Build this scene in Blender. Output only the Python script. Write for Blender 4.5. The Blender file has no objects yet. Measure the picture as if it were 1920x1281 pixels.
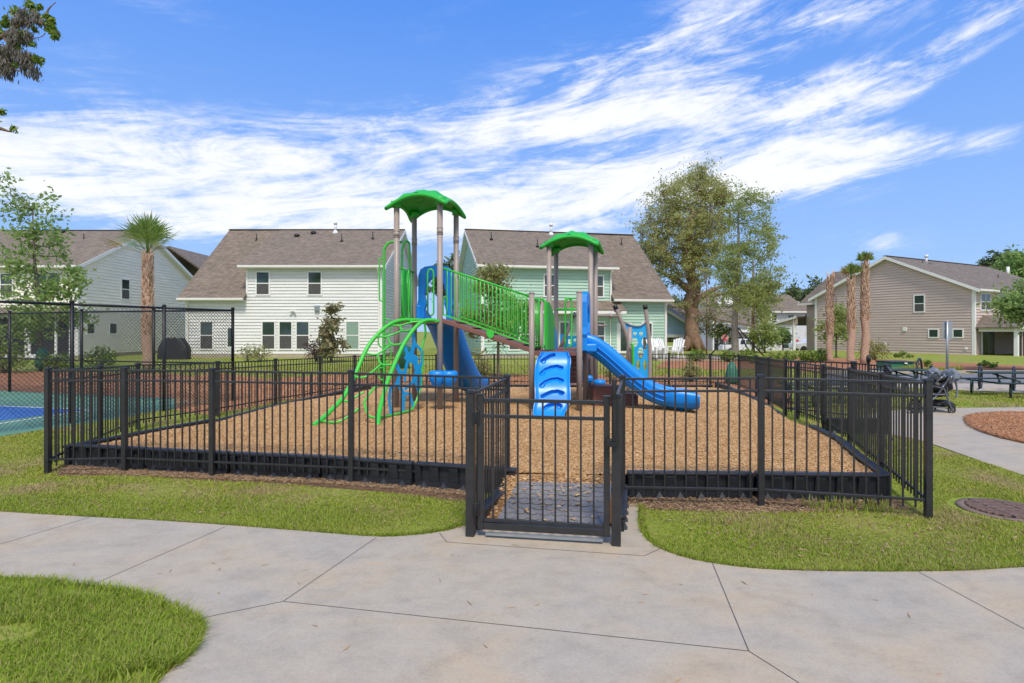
import bpy, math, random
import numpy as np
from mathutils import Vector, Matrix, noise as mnoise

# ------------------------------------------------------------------ camera, sky, sun
SC = bpy.context.scene
COL = SC.collection
F, CX, HZ, EYE = 1100.0, 960.0, 620.0, 1.75        # focal in px of a 1920 wide frame
cam = bpy.data.cameras.new('camera')
cam.lens = F / 1920 * 36; cam.sensor_width = 36; cam.sensor_fit = 'HORIZONTAL'
cam.shift_y = -(640.5 - HZ) / 1920
cam.clip_start = .05; cam.clip_end = 3000
camo = bpy.data.objects.new('camera', cam); COL.objects.link(camo)
camo.location = (0, 0, EYE); camo.rotation_euler = (math.pi / 2, 0, 0)
SC.camera = camo
SC.view_settings.view_transform = 'Standard'
SC.view_settings.look = 'None'
SC.view_settings.gamma = 1
SC.view_settings.exposure = 1.04
SUN_EL, SUN_AZ = 56, 173          # azimuth clockwise from +Y (view direction)

def nt_new(nt, typ, **kw):
    n = nt.nodes.new(typ)
    for k, v in kw.items():
        if k.startswith('_'):
            setattr(n, k[1:], v)
    return n
def mth(nt, op, a, b=None, c=None, clamp=False):
    n = nt.nodes.new('ShaderNodeMath'); n.operation = op; n.use_clamp = clamp
    for i, v in enumerate((a, b, c)):
        if v is None: continue
        if isinstance(v, (int, float)): n.inputs[i].default_value = v
        else: nt.links.new(v, n.inputs[i])
    return n.outputs[0]
def build_world():
    w = bpy.data.worlds.new('World'); SC.world = w; w.use_nodes = True
    nt = w.node_tree; nt.nodes.clear(); L = nt.links.new
    out = nt.nodes.new('ShaderNodeOutputWorld'); bg = nt.nodes.new('ShaderNodeBackground')
    sky = nt.nodes.new('ShaderNodeTexSky'); sky.sky_type = 'NISHITA'; sky.sun_disc = False
    sky.sun_elevation = math.radians(SUN_EL); sky.sun_rotation = math.radians(SUN_AZ)
    sky.altitude = 0; sky.air_density = 1.0; sky.dust_density = 0.35; sky.ozone_density = 2.2
    hsv = nt.nodes.new('ShaderNodeHueSaturation'); hsv.inputs['Saturation'].default_value = 1.22
    hsv.inputs['Value'].default_value = 1.0; hsv.inputs['Hue'].default_value = .505
    L(sky.outputs[0], hsv.inputs['Color'])
    tc = nt.nodes.new('ShaderNodeTexCoord'); sep = nt.nodes.new('ShaderNodeSeparateXYZ')
    L(tc.outputs['Generated'], sep.inputs[0])
    x, y, z = sep.outputs
    az = mth(nt, 'ARCTAN2', x, y); el = mth(nt, 'ARCSINE', z)
    # high cirrus lies on a layer far overhead: coordinates on that layer
    zz = mth(nt, 'MAXIMUM', mth(nt, 'ADD', z, .10), .03)
    cx = mth(nt, 'DIVIDE', x, zz); cy = mth(nt, 'DIVIDE', y, zz)
    def noise(vx, vy, rot, sx, sy, detail, rough, dist, seed, scale=1.0):
        ca, sa = math.cos(rot), math.sin(rot)
        a = mth(nt, 'MULTIPLY', mth(nt, 'ADD', mth(nt, 'MULTIPLY', vx, ca), mth(nt, 'MULTIPLY', vy, sa)), sx)
        b = mth(nt, 'MULTIPLY', mth(nt, 'ADD', mth(nt, 'MULTIPLY', vx, -sa), mth(nt, 'MULTIPLY', vy, ca)), sy)
        cb = nt.nodes.new('ShaderNodeCombineXYZ'); L(a, cb.inputs[0]); L(b, cb.inputs[1]); cb.inputs[2].default_value = seed
        n = nt.nodes.new('ShaderNodeTexNoise'); n.inputs['Scale'].default_value = scale
        n.inputs['Detail'].default_value = detail; n.inputs['Roughness'].default_value = rough
        n.inputs['Distortion'].default_value = dist
        L(cb.outputs[0], n.inputs['Vector']); return n.outputs['Fac']
    def blob(az0, el0, ra, re, rot, amp):
        ca, sa = math.cos(rot), math.sin(rot)
        da = mth(nt, 'SUBTRACT', az, az0); de = mth(nt, 'SUBTRACT', el, el0)
        p = mth(nt, 'DIVIDE', mth(nt, 'ADD', mth(nt, 'MULTIPLY', da, ca), mth(nt, 'MULTIPLY', de, sa)), ra)
        q = mth(nt, 'DIVIDE', mth(nt, 'ADD', mth(nt, 'MULTIPLY', da, -sa), mth(nt, 'MULTIPLY', de, ca)), re)
        r = mth(nt, 'ADD', mth(nt, 'MULTIPLY', p, p), mth(nt, 'MULTIPLY', q, q))
        return mth(nt, 'MULTIPLY', mth(nt, 'EXPONENT', mth(nt, 'MULTIPLY', r, -1.0)), amp)
    def ae(px, py):
        d = Vector(((px - CX) / F, 1, (HZ - py) / F)).normalized()
        return math.atan2(d.x, d.y), math.asin(d.z)
    blobs = []
    for px, py, ra, re, rot, amp in (
        (120, 320, .30, .06, -.02, .86), (420, 340, .30, .06, .05, .74), (620, 290, .22, .045, .12, .7),
        (800, 250, .20, .04, .18, .6), (1010, 235, .20, .04, .10, .85), (1170, 150, .13, .035, -.10, .8), (1300, 195, .20, .040, -.04, .95), (1560, 195, .20, .028, -.02, .7),
        (1690, 100, .14, .025, .38, .55), (1860, 45, .14, .03, .45, .7), (1500, 110, .12, .03, .1, -.35),
        (1290, 75, .13, .05, .3, .65), (1560, 40, .2, .04, .2, .5), (1500, 305, .24, .040, .02, 1.5), (1180, 350, .24, .045, .05, 1.05), (1860, 215, .13, .06, .2, -.9), (1800, 160, .1, .03, .2, -.4),
        (860, 390, .3, .05, .05, .8), (560, 415, .34, .04, 0, .8), (60, 250, .14, .03, .2, .55), (1650, 450, .06, .02, 0, .35), (1880, 250, .1, .03, .1, .4)):
        a0, e0 = ae(px, py); blobs.append(blob(a0, e0, ra, re, rot, amp))
    # sheets of cirrus behind the camera so that light and reflections are not one-sided
    blobs.append(blob(2.6, .6, .9, .5, 0, 1.6)); blobs.append(blob(-2.2, .5, .9, .5, 0, 1.6)); blobs.append(blob(1.6, .35, .5, .3, 0, 1.0)); blobs.append(blob(-1.5, .4, .4, .35, 0, 1.0))
    m = blobs[0]
    for b in blobs[1:]: m = mth(nt, 'ADD', m, b)
    m = mth(nt, 'MINIMUM', m, 1.5)
    n1 = noise(az, el, .12, 3.2, 15, 12, .66, 1.2, 1.7)
    n2 = noise(az, el, .20, 10, 60, 10, .70, .9, 7.1)
    n3 = noise(az, el, -.2, 5, 9, 9, .68, .6, 3.3)
    fb = mth(nt, 'ADD', mth(nt, 'MULTIPLY', n1, .55), mth(nt, 'MULTIPLY', n2, .27))
    fb = mth(nt, 'ADD', fb, mth(nt, 'MULTIPLY', n3, .33))
    dens = mth(nt, 'ADD', mth(nt, 'MULTIPLY', m, .44), mth(nt, 'MULTIPLY', mth(nt, 'MULTIPLY', mth(nt, 'SUBTRACT', fb, .553), 4.3), mth(nt, 'MINIMUM', mth(nt, 'ADD', mth(nt, 'MULTIPLY', m, 1.6), .22), 1.0)))
    dens = mth(nt, 'MULTIPLY', mth(nt, 'SUBTRACT', dens, .03), 1.12, clamp=True)
    mr = nt.nodes.new('ShaderNodeMapRange'); mr.interpolation_type = 'SMOOTHSTEP'
    L(dens, mr.inputs[0]); mr.inputs[1].default_value = 0; mr.inputs[2].default_value = 1.0
    mr.inputs[3].default_value = 0; mr.inputs[4].default_value = .93
    mix = nt.nodes.new('ShaderNodeMix'); mix.data_type = 'RGBA'
    lo = nt.nodes.new('ShaderNodeMapRange'); lo.interpolation_type = 'SMOOTHSTEP'; L(z, lo.inputs[0]); lo.inputs[1].default_value = -.05; lo.inputs[2].default_value = .55; lo.inputs[3].default_value = .95; lo.inputs[4].default_value = .88
    air = nt.nodes.new('ShaderNodeMix'); air.data_type = 'RGBA'; L(lo.outputs[0], air.inputs[0]); L(hsv.outputs[0], air.inputs[6]); air.inputs[7].default_value = (1.35, 2.75, 6.2, 1)
    L(mr.outputs[0], mix.inputs[0]); L(air.outputs[2], mix.inputs[6])
    gr = nt.nodes.new('ShaderNodeMapRange'); gr.interpolation_type = 'LINEAR'; L(z, gr.inputs[0]); gr.inputs[1].default_value = 0; gr.inputs[2].default_value = .55
    gm = nt.nodes.new('ShaderNodeMix'); gm.data_type = 'RGBA'; L(gr.outputs[0], gm.inputs[0]); gm.inputs[6].default_value = (1.95, 3.05, 5.0, 1); gm.inputs[7].default_value = (.36, 1.38, 4.5, 1); L(gm.outputs[2], air.inputs[7])
    mix.inputs[7].default_value = (5.1, 5.15, 5.25, 1)
    L(mix.outputs[2], bg.inputs['Color']); bg.inputs['Strength'].default_value = .10
    L(bg.outputs[0], out.inputs['Surface'])
build_world()
sl = bpy.data.lights.new('sun', 'SUN'); sl.energy = 1.65; sl.angle = math.radians(13); sl.color = (1, .92, .80)
so = bpy.data.objects.new('sun', sl); COL.objects.link(so)
_a, _e = math.radians(SUN_AZ), math.radians(SUN_EL)
_d = Vector((math.sin(_a) * math.cos(_e), math.cos(_a) * math.cos(_e), math.sin(_e)))
so.rotation_euler = _d.to_track_quat('Z', 'Y').to_euler()

# ------------------------------------------------------------------ points and meshes
def W(px, py, D): return Vector(((px - CX) * D / F, D, EYE + (HZ - py) * D / F))
def G(px, py, z=0.0):
    D = (EYE - z) * F / (py - HZ); return Vector(((px - CX) * D / F, D, z))
ORG = {}
class MB:
    def __init__(s): s.v = []; s.f = []; s.sm = []
    def add(s, vs, fs, smooth=False):
        b = len(s.v); s.v += [tuple(p) for p in vs]
        s.f += [tuple(i + b for i in q) for q in fs]; s.sm += [smooth] * len(fs); return s
    def hexa(s, c):     # 8 corners: bottom 0-3, top 4-7
        return s.add(c, [(0,3,2,1),(4,5,6,7),(0,1,5,4),(1,2,6,5),(2,3,7,6),(3,0,4,7)])
    def box(s, x0, x1, y0, y1, z0, z1):
        return s.hexa([(x0,y0,z0),(x1,y0,z0),(x1,y1,z0),(x0,y1,z0),(x0,y0,z1),(x1,y0,z1),(x1,y1,z1),(x0,y1,z1)])
    def pbox(s, P, x0, x1, o0, o1, z0, z1):
        return s.hexa([P(x0,o0,z0),P(x1,o0,z0),P(x1,o1,z0),P(x0,o1,z0),P(x0,o0,z1),P(x1,o0,z1),P(x1,o1,z1),P(x0,o1,z1)])
    def bar(s, a, b, w, h, up=(0,0,1)):   # rectangular bar a->b
        a, b = Vector(a), Vector(b); t = (b - a).normalized(); up = Vector(up)
        r = t.cross(up)
        if r.length < 1e-4: r = t.cross(Vector((0, 1, 0)))
        r.normalize(); u = r.cross(t).normalized(); r *= w / 2; u *= h / 2
        return s.hexa([a-r-u, a+r-u, b+r-u, b-r-u, a-r+u, a+r+u, b+r+u, b-r+u])
    def tube(s, pts, r, seg=10, smooth=True, caps=True, closed=False):
        pts = [Vector(p) for p in pts]; n = len(pts)
        rs = r if isinstance(r, (list, tuple)) else [r] * n
        T = []
        for i in range(n):
            if closed: t = pts[(i + 1) % n] - pts[i - 1]
            else: t = pts[min(i + 1, n - 1)] - pts[max(i - 1, 0)]
            T.append(t.normalized() if t.length > 1e-9 else Vector((0, 0, 1)))
        u = T[0].orthogonal().normalized(); vs = []
        for i in range(n):
            u = u - T[i] * u.dot(T[i])
            u = u.normalized() if u.length > 1e-6 else T[i].orthogonal().normalized()
            w = T[i].cross(u)
            for k in range(seg):
                a = 2 * math.pi * k / seg
                vs.append(pts[i] + (u * math.cos(a) + w * math.sin(a)) * rs[i])
        fs = []
        m = n if closed else n - 1
        for i in range(m):
            j = (i + 1) % n
            for k in range(seg):
                l = (k + 1) % seg
                fs.append((i*seg+k, i*seg+l, j*seg+l, j*seg+k))
        s.add(vs, fs, smooth)
        if caps and not closed:
            b = len(s.v) - n * seg
            s.f += [tuple(b + k for k in reversed(range(seg))), tuple(b + (n-1)*seg + k for k in range(seg))]
            s.sm += [False, False]
        return s
    def prism(s, poly, vec):     # extrude a planar polygon by vec
        n = len(poly); vec = Vector(vec); b = [Vector(p) for p in poly]
        return s.add(b + [p + vec for p in b], [tuple(reversed(range(n))), tuple(range(n, 2*n))] + [(i, (i+1) % n, n + (i+1) % n, n + i) for i in range(n)])
    def lathe(s, prof, seg=20, c=(0,0,0), smooth=True):
        vs = []; n = len(prof)
        for r, z in prof:
            for k in range(seg):
                a = 2 * math.pi * k / seg; vs.append((c[0] + r*math.cos(a), c[1] + r*math.sin(a), c[2] + z))
        fs = [(i*seg+k, i*seg+(k+1) % seg, (i+1)*seg+(k+1) % seg, (i+1)*seg+k) for i in range(n-1) for k in range(seg)]
        fs += [tuple(reversed(range(seg))), tuple((n-1)*seg+k for k in range(seg))]
        return s.add(vs, fs, smooth)
    def grid(s, nu, nv, fn, smooth=True, closed_u=False):
        vs = [fn(i / (nu - (0 if closed_u else 1)), j / (nv - 1)) for i in range(nu) for j in range(nv)]
        fs = []
        for i in range(nu if closed_u else nu - 1):
            for j in range(nv - 1):
                a = i*nv + j; b = ((i+1) % nu)*nv + j; fs.append((a, b, b+1, a+1))
        return s.add(vs, fs, smooth)
    def build(s, name, mat, parent=None, bevel=0, local=False, solid=0, fixn=False):
        o = Vector((0, 0, 0))
        if parent is not None and not local: o = ORG.get(parent.name, Vector((0, 0, 0)))
        me = bpy.data.meshes.new(name)
        me.from_pydata([(p[0]-o.x, p[1]-o.y, p[2]-o.z) for p in s.v], [], s.f)
        me.polygons.foreach_set('use_smooth', s.sm)
        me.materials.append(mat)
        if fixn:
            import bmesh
            bm = bmesh.new(); bm.from_mesh(me); bmesh.ops.recalc_face_normals(bm, faces=bm.faces); bm.to_mesh(me); bm.free()
        ob = bpy.data.objects.new(name, me); COL.objects.link(ob)
        if parent is not None:
            ob.parent = parent; ORG[ob.name] = o
        if solid:
            md = ob.modifiers.new('s', 'SOLIDIFY'); md.thickness = solid; md.offset = 0
        if bevel:
            md = ob.modifiers.new('b', 'BEVEL'); md.width = bevel; md.segments = 2; md.limit_method = 'ANGLE'; md.angle_limit = math.radians(40)
        return ob
def tag(o, label=None, cat=None, group=None, kind=None):
    if label: o['label'] = label
    if cat: o['category'] = cat
    if group: o['group'] = group
    if kind: o['kind'] = kind
    return o
def thing(name, label, cat, loc, rz=0, group=None):
    o = bpy.data.objects.new(name, None); o.empty_display_size = .2; COL.objects.link(o)
    o.location = loc; o.rotation_euler = (0, 0, rz); ORG[o.name] = Vector(loc)
    return tag(o, label, cat, group)
def copy_tree(o, parent=None):
    c = o.copy(); COL.objects.link(c); c.parent = parent
    for ch in list(o.children): copy_tree(ch, c)
    return c
def catmull(pts, n=8, closed=False):
    P = [Vector(p) for p in pts]; out = []; m = len(P)
    rng = range(m) if closed else range(m - 1)
    for i in rng:
        if closed: a, b, c, d = P[i-1], P[i], P[(i+1) % m], P[(i+2) % m]
        else: a, b, c, d = P[max(i-1, 0)], P[i], P[i+1], P[min(i+2, m-1)]
        for k in range(n):
            t = k / n
            out.append(.5 * ((2*b) + (c-a)*t + (2*a-5*b+4*c-d)*t*t + (3*b-a-3*c+d)*t**3))
    if not closed: out.append(P[-1])
    return out
def np_mesh(name, V, Fq, mat, smooth=False, parent=None, attr=None):
    """V (n,3) float, Fq (m,k) int"""
    me = bpy.data.meshes.new(name); n = len(V); m, k = Fq.shape
    if parent is not None:
        o = ORG.get(parent.name, Vector((0,0,0))); V = V - np.array([o.x, o.y, o.z])
    me.vertices.add(n); me.vertices.foreach_set('co', np.ascontiguousarray(V, dtype=np.float32).ravel())
    me.loops.add(m*k); me.loops.foreach_set('vertex_index', np.ascontiguousarray(Fq, dtype=np.int32).ravel())
    me.polygons.add(m); me.polygons.foreach_set('loop_start', np.arange(0, m*k, k, dtype=np.int32))
    me.polygons.foreach_set('loop_total', np.full(m, k, dtype=np.int32))
    me.update(calc_edges=True)
    if smooth: me.polygons.foreach_set('use_smooth', np.ones(m, dtype=bool))
    me.materials.append(mat)
    ob = bpy.data.objects.new(name, me); COL.objects.link(ob)
    if parent is not None: ob.parent = parent; ORG[ob.name] = ORG.get(parent.name, Vector((0,0,0)))
    return ob
def in_poly(x, y, poly):
    c = np.zeros(len(x), bool); n = len(poly)
    for i in range(n):
        x0, y0 = poly[i][0], poly[i][1]; x1, y1 = poly[i-1][0], poly[i-1][1]
        if y0 == y1: continue
        c ^= ((y0 > y) != (y1 > y)) & (x < (x1 - x0) * (y - y0) / (y1 - y0) + x0)
    return c

# ------------------------------------------------------------------ materials
def _base(name):
    m = bpy.data.materials.new(name); m.use_nodes = True; nt = m.node_tree
    return m, nt, nt.nodes['Principled BSDF'], nt.links.new
def _noise(nt, scale, detail=6, rough=.6, vec=None, dist=0):
    n = nt.nodes.new('ShaderNodeTexNoise'); n.inputs['Scale'].default_value = scale
    n.inputs['Detail'].default_value = detail; n.inputs['Roughness'].default_value = rough; n.inputs['Distortion'].default_value = dist
    if vec is not None: nt.links.new(vec, n.inputs['Vector'])
    return n
def _ramp(nt, fac, stops):
    r = nt.nodes.new('ShaderNodeValToRGB'); nt.links.new(fac, r.inputs[0]); e = r.color_ramp.elements
    while len(e) < len(stops): e.new(.5)
    for i, (p, c) in enumerate(stops): e[i].position = p; e[i].color = (*c, 1)
    return r
def _mix(nt, fac, a, b, blend='MIX'):
    n = nt.nodes.new('ShaderNodeMix'); n.data_type = 'RGBA'; n.blend_type = blend
    for sck, v in ((0, fac), (6, a), (7, b)):
        if isinstance(v, (int, float)): n.inputs[sck].default_value = v
        elif isinstance(v, tuple): n.inputs[sck].default_value = (*v, 1)
        else: nt.links.new(v, n.inputs[sck])
    return n.outputs[2]
def _pos(nt): return nt.nodes.new('ShaderNodeNewGeometry').outputs['Position']
def _obj(nt): return nt.nodes.new('ShaderNodeTexCoord').outputs['Object']
def _map(nt, vec, scale=(1,1,1), rot=(0,0,0)):
    n = nt.nodes.new('ShaderNodeMapping'); nt.links.new(vec, n.inputs[0]); n.inputs['Scale'].default_value = scale; n.inputs['Rotation'].default_value = rot
    return n.outputs[0]
def _bump(nt, bsdf, h, strength=.3, dist=.01):
    b = nt.nodes.new('ShaderNodeBump'); b.inputs['Strength'].default_value = strength; b.inputs['Distance'].default_value = dist
    nt.links.new(h, b.inputs['Height']); nt.links.new(b.outputs[0], bsdf.inputs['Normal'])
def plain(name, col, rough=.5, var=.12, scale=6, metal=0, bump=0, spec=.5, bscale=60):
    m, nt, b, L = _base(name)
    n = _noise(nt, scale, 6, .6, _obj(nt))
    d = tuple(c * (1 - var) for c in col); u = tuple(min(1, c * (1 + var)) for c in col)
    L(_ramp(nt, n.outputs['Fac'], [(.3, d), (.7, u)]).outputs[0], b.inputs['Base Color'])
    r = _noise(nt, scale * 3, 4, .6, _obj(nt))
    L(mth(nt, 'ADD', mth(nt, 'MULTIPLY', r.outputs['Fac'], .2), rough - .1), b.inputs['Roughness'])
    b.inputs['Metallic'].default_value = metal; b.inputs['Specular IOR Level'].default_value = spec
    if bump: _bump(nt, b, _noise(nt, bscale, 4, .6, _obj(nt)).outputs['Fac'], bump, .01)
    return m
def foliage(name, cols, trans=.35, rough=.55, patch=None):
    """leaf / blade material: colour differs from leaf to leaf, light passes through"""
    m, nt, b, L = _base(name)
    g = nt.nodes.new('ShaderNodeNewGeometry')
    c = _ramp(nt, g.outputs['Random Per Island'], [(i / (len(cols) - 1) if len(cols) > 1 else 0, k) for i, k in enumerate(cols)]).outputs[0]
    if patch:
        n = _noise(nt, patch[0], 5, .6, g.outputs['Position'])
        f = nt.nodes.new('ShaderNodeMapRange'); L(n.outputs['Fac'], f.inputs[0]); f.inputs[1].default_value = patch[2]; f.inputs[2].default_value = patch[3]
        c = _mix(nt, f.outputs[0], c, patch[1])
    L(c, b.inputs['Base Color']); b.inputs['Roughness'].default_value = rough; b.inputs['Specular IOR Level'].default_value = .3
    tr = nt.nodes.new('ShaderNodeBsdfTranslucent'); L(c, tr.inputs['Color'])
    mx = nt.nodes.new('ShaderNodeMixShader'); mx.inputs[0].default_value = trans
    L(b.outputs[0], mx.inputs[1]); L(tr.outputs[0], mx.inputs[2])
    L(mx.outputs[0], nt.nodes['Material Output'].inputs['Surface'])
    return m
M = {}
M['post'] = plain('taupe_powder_coat', (.33, .27, .235), .42, .06)
M['green'] = plain('green_powder_coat', (.05, .52, .045), .32, .05)
M['greenp'] = plain('green_plastic', (.028, .44, .045), .45, .10, 3, bump=.05)
M['blue'] = plain('blue_plastic', (.004, .25, .80), .36, .06, 2, bump=.04, bscale=120)
M['bluew'] = plain('light_blue_panel', (.012, .38, .80), .4, .05)
M['brown'] = plain('maroon_brown_coating', (.20, .085, .065), .55, .12, 8, bump=.2)
M['fence'] = plain('black_satin_aluminium', (.025, .025, .027), .40, .25, 9)
M['chain'] = plain('black_vinyl_wire', (.012, .013, .014), .5, .2)
M['timber'] = plain('black_recycled_plastic', (.016, .018, .024), .42, .35, 7, bump=.3, bscale=30)
M['rubber'] = plain('grey_rubber_mat', (.20, .192, .185), .7, .2, 5, bump=.3)
M['white'] = plain('white_trim_paint', (.78, .78, .75), .5, .05)
M['gutter'] = plain('white_gutter', (.72, .71, .65), .45, .06)
M['glass'] = plain('window_glass', (.03, .05, .04), .08, .2, spec=.9)  # green-grey tint stands in for trees reflected in the panes
M['screen'] = plain('window_insect_screen', (.075, .072, .068), .55, .15)
M['blind'] = plain('window_blind', (.24, .34, .27), .3, .05, spec=.7)
M['dark'] = plain('dark_screen_mesh', (.018, .018, .022), .7, .3)
M['steel'] = plain('galvanised_steel', (.36, .39, .40), .4, .12, metal=.6)
M['black'] = plain('black_plastic', (.012, .012, .013), .5, .3)
M['tyre'] = plain('tyre_rubber', (.02, .02, .02), .8, .2)
M['carwhite'] = plain('white_car_paint', (.7, .72, .74), .2, .03)
M['carglass'] = plain('car_glass', (.03, .04, .05), .05, .2, spec=.9)
M['red'] = plain('red_sign_face', (.55, .03, .035), .4, .05)
M['bagreen'] = plain('green_watering_bag', (.03, .16, .10), .6, .25, 10, bump=.4, bscale=12)
M['tablegreen'] = plain('dark_green_table_coating', (.010, .030, .024), .5, .15)
M['mist'] = plain('stroller_fabric', (.16, .19, .23), .85, .3, 14, bump=.4)
M['frame'] = plain('stroller_frame', (.20, .215, .23), .3, .1, metal=.7)
M['grill'] = plain('black_vinyl_cover', (.012, .012, .015), .5, .4, 5, bump=.5, bscale=8)
M['iron'] = plain('rusty_iron', (.17, .11, .085), .75, .35, 25, bump=.4)
M['pipe'] = plain('pvc_vent_pipe', (.75, .76, .76), .5, .05)
def m_mesh():
    m, nt, b, L = _base('insect_mesh'); b.inputs['Base Color'].default_value = (.02, .02, .022, 1); b.inputs['Roughness'].default_value = .7
    t = nt.nodes.new('ShaderNodeBsdfTransparent'); mx = nt.nodes.new('ShaderNodeMixShader'); mx.inputs[0].default_value = .45
    L(t.outputs[0], mx.inputs[1]); L(b.outputs[0], mx.inputs[2]); L(mx.outputs[0], nt.nodes['Material Output'].inputs['Surface']); return m
M['mesh'] = m_mesh()

def siding(name, col):
    m, nt, b, L = _base(name)
    v = _map(nt, _obj(nt), (.6, .6, 5))
    n = _noise(nt, 1.2, 5, .6, v)
    L(_ramp(nt, n.outputs['Fac'], [(.3, tuple(c*.90 for c in col)), (.7, tuple(min(1, c*1.06) for c in col))]).outputs[0], b.inputs['Base Color'])
    b.inputs['Roughness'].default_value = .6
    g = _map(nt, _obj(nt), (4, 4, 60)); _bump(nt, b, _noise(nt, 2, 4, .6, g).outputs['Fac'], .15, .01)
    return m
M['sid_white'] = siding('white_lap_siding', (.72, .72, .69))
M['sid_cream'] = siding('cream_lap_siding', (.88, .84, .72))
M['sid_mint'] = siding('mint_lap_siding', (.40, .58, .47))
M['sid_taupe'] = siding('taupe_lap_siding', (.57, .455, .40))
M['sid_blue'] = siding('blue_lap_siding', (.38, .53, .72))
M['sid_pale'] = siding('pale_lap_siding', (.62, .64, .66))
def shingle(name, a, bcol):
    m, nt, b, L = _base(name)
    uv = nt.nodes.new('ShaderNodeUVMap').outputs[0]
    br = nt.nodes.new('ShaderNodeTexBrick'); L(uv, br.inputs['Vector'])
    br.inputs['Scale'].default_value = 1; br.inputs['Brick Width'].default_value = .32; br.inputs['Row Height'].default_value = .145
    br.inputs['Mortar Size'].default_value = .012; br.inputs['Color1'].default_value = (*a, 1); br.inputs['Color2'].default_value = (*bcol, 1)
    br.inputs['Mortar'].default_value = (*(c*.45 for c in a), 1); br.offset_frequency = 2; br.offset = .37
    n = _noise(nt, 3.0, 8, .75, uv); n2 = _noise(nt, .35, 4, .6, uv)
    c = _mix(nt, .55, br.outputs['Color'], _ramp(nt, n.outputs['Fac'], [(.35, (.55,)*3), (.65, (1.35,)*3)]).outputs[0], 'MULTIPLY')
    c = _mix(nt, .3, c, _ramp(nt, n2.outputs['Fac'], [(.3, (.7,)*3), (.7, (1.3,)*3)]).outputs[0], 'MULTIPLY')
    L(c, b.inputs['Base Color']); b.inputs['Roughness'].default_value = .9
    _bump(nt, b, br.outputs['Fac'], -.6, .02)
    return m
M['roof'] = shingle('brown_shingle', (.25, .197, .145), (.165, .13, .095))
M['roof2'] = shingle('grey_brown_shingle', (.225, .182, .142), (.15, .122, .096))

def m_lawn():
    m, nt, b, L = _base('lawn')
    p = _pos(nt)
    n1 = _noise(nt, .55, 6, .65, p, .4); n2 = _noise(nt, 9, 8, .75, p); n3 = _noise(nt, 55, 4, .7, p)
    c = _ramp(nt, n2.outputs['Fac'], [(.28, (.15, .17, .025)), (.5, (.225, .29, .04)), (.72, (.33, .37, .07))]).outputs[0]
    dry = _ramp(nt, n3.outputs['Fac'], [(.3, (.26, .19, .08)), (.7, (.46, .36, .16))]).outputs[0]
    f = nt.nodes.new('ShaderNodeMapRange'); L(mth(nt, 'ADD', mth(nt, 'MULTIPLY', n1.outputs['Fac'], .7), mth(nt, 'MULTIPLY', n2.outputs['Fac'], .35)), f.inputs[0])
    f.inputs[1].default_value = .50; f.inputs[2].default_value = .66
    c = _mix(nt, mth(nt, 'MULTIPLY', f.outputs[0], .8), c, dry)
    L(c, b.inputs['Base Color']); b.inputs['Roughness'].default_value = .9; b.inputs['Specular IOR Level'].default_value = .1
    _bump(nt, b, n3.outputs['Fac'], .5, .03)
    return m
M['lawn'] = m_lawn()
def m_mulch(name, a, bcol, d, sc=30):
    m, nt, b, L = _base(name); p = _pos(nt)
    v = nt.nodes.new('ShaderNodeTexVoronoi'); v.inputs['Scale'].default_value = sc; L(_map(nt, p, (1, 1.6, 1), (0, 0, .7)), v.inputs['Vector'])
    n = _noise(nt, sc * 2.2, 6, .75, p); n2 = _noise(nt, .8, 4, .6, p)
    c = _mix(nt, .45, _ramp(nt, v.outputs['Color'], [(.1, d), (.5, a), (.9, bcol)]).outputs[0], _ramp(nt, n.outputs['Fac'], [(.3, d), (.55, a), (.75, bcol)]).outputs[0])
    c = _mix(nt, .5, c, _ramp(nt, n2.outputs['Fac'], [(.3, (.72,)*3), (.7, (1.25,)*3)]).outputs[0], 'MULTIPLY')
    L(c, b.inputs['Base Color']); b.inputs['Roughness'].default_value = .95; b.inputs['Specular IOR Level'].default_value = .1
    _bump(nt, b, mth(nt, 'ADD', v.outputs['Distance'], n.outputs['Fac']), .8, .03)
    return m
M['mulch'] = m_mulch('wood_chip_bed', (.44, .24, .10), (.56, .34, .16), (.30, .155, .07))
M['straw'] = m_mulch('pine_straw_bed', (.42, .19, .10), (.55, .29, .16), (.20, .09, .05), 14)
M['soil'] = m_mulch('brown_litter', (.20, .12, .07), (.34, .22, .13), (.07, .045, .03), 30)
def m_chip(name, cols):
    m, nt, b, L = _base(name); g = nt.nodes.new('ShaderNodeNewGeometry')
    c = _ramp(nt, g.outputs['Random Per Island'], [(i / (len(cols)-1), k) for i, k in enumerate(cols)]).outputs[0]
    L(c, b.inputs['Base Color']); b.inputs['Roughness'].default_value = .85; b.inputs['Specular IOR Level'].default_value = .15
    return m
M['chip'] = m_chip('wood_chip', [(.33, .18, .08), (.50, .28, .12), (.57, .345, .16), (.63, .42, .21), (.53, .30, .125), (.69, .50, .29), (.43, .235, .10)])
M['needle'] = m_chip('pine_needle', [(.26, .13, .065), (.50, .24, .12), (.60, .35, .20), (.42, .19, .095)])
M['litter'] = m_chip('dry_litter', [(.12, .08, .05), (.33, .21, .12), (.46, .33, .2), (.22, .13, .08)])
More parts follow.
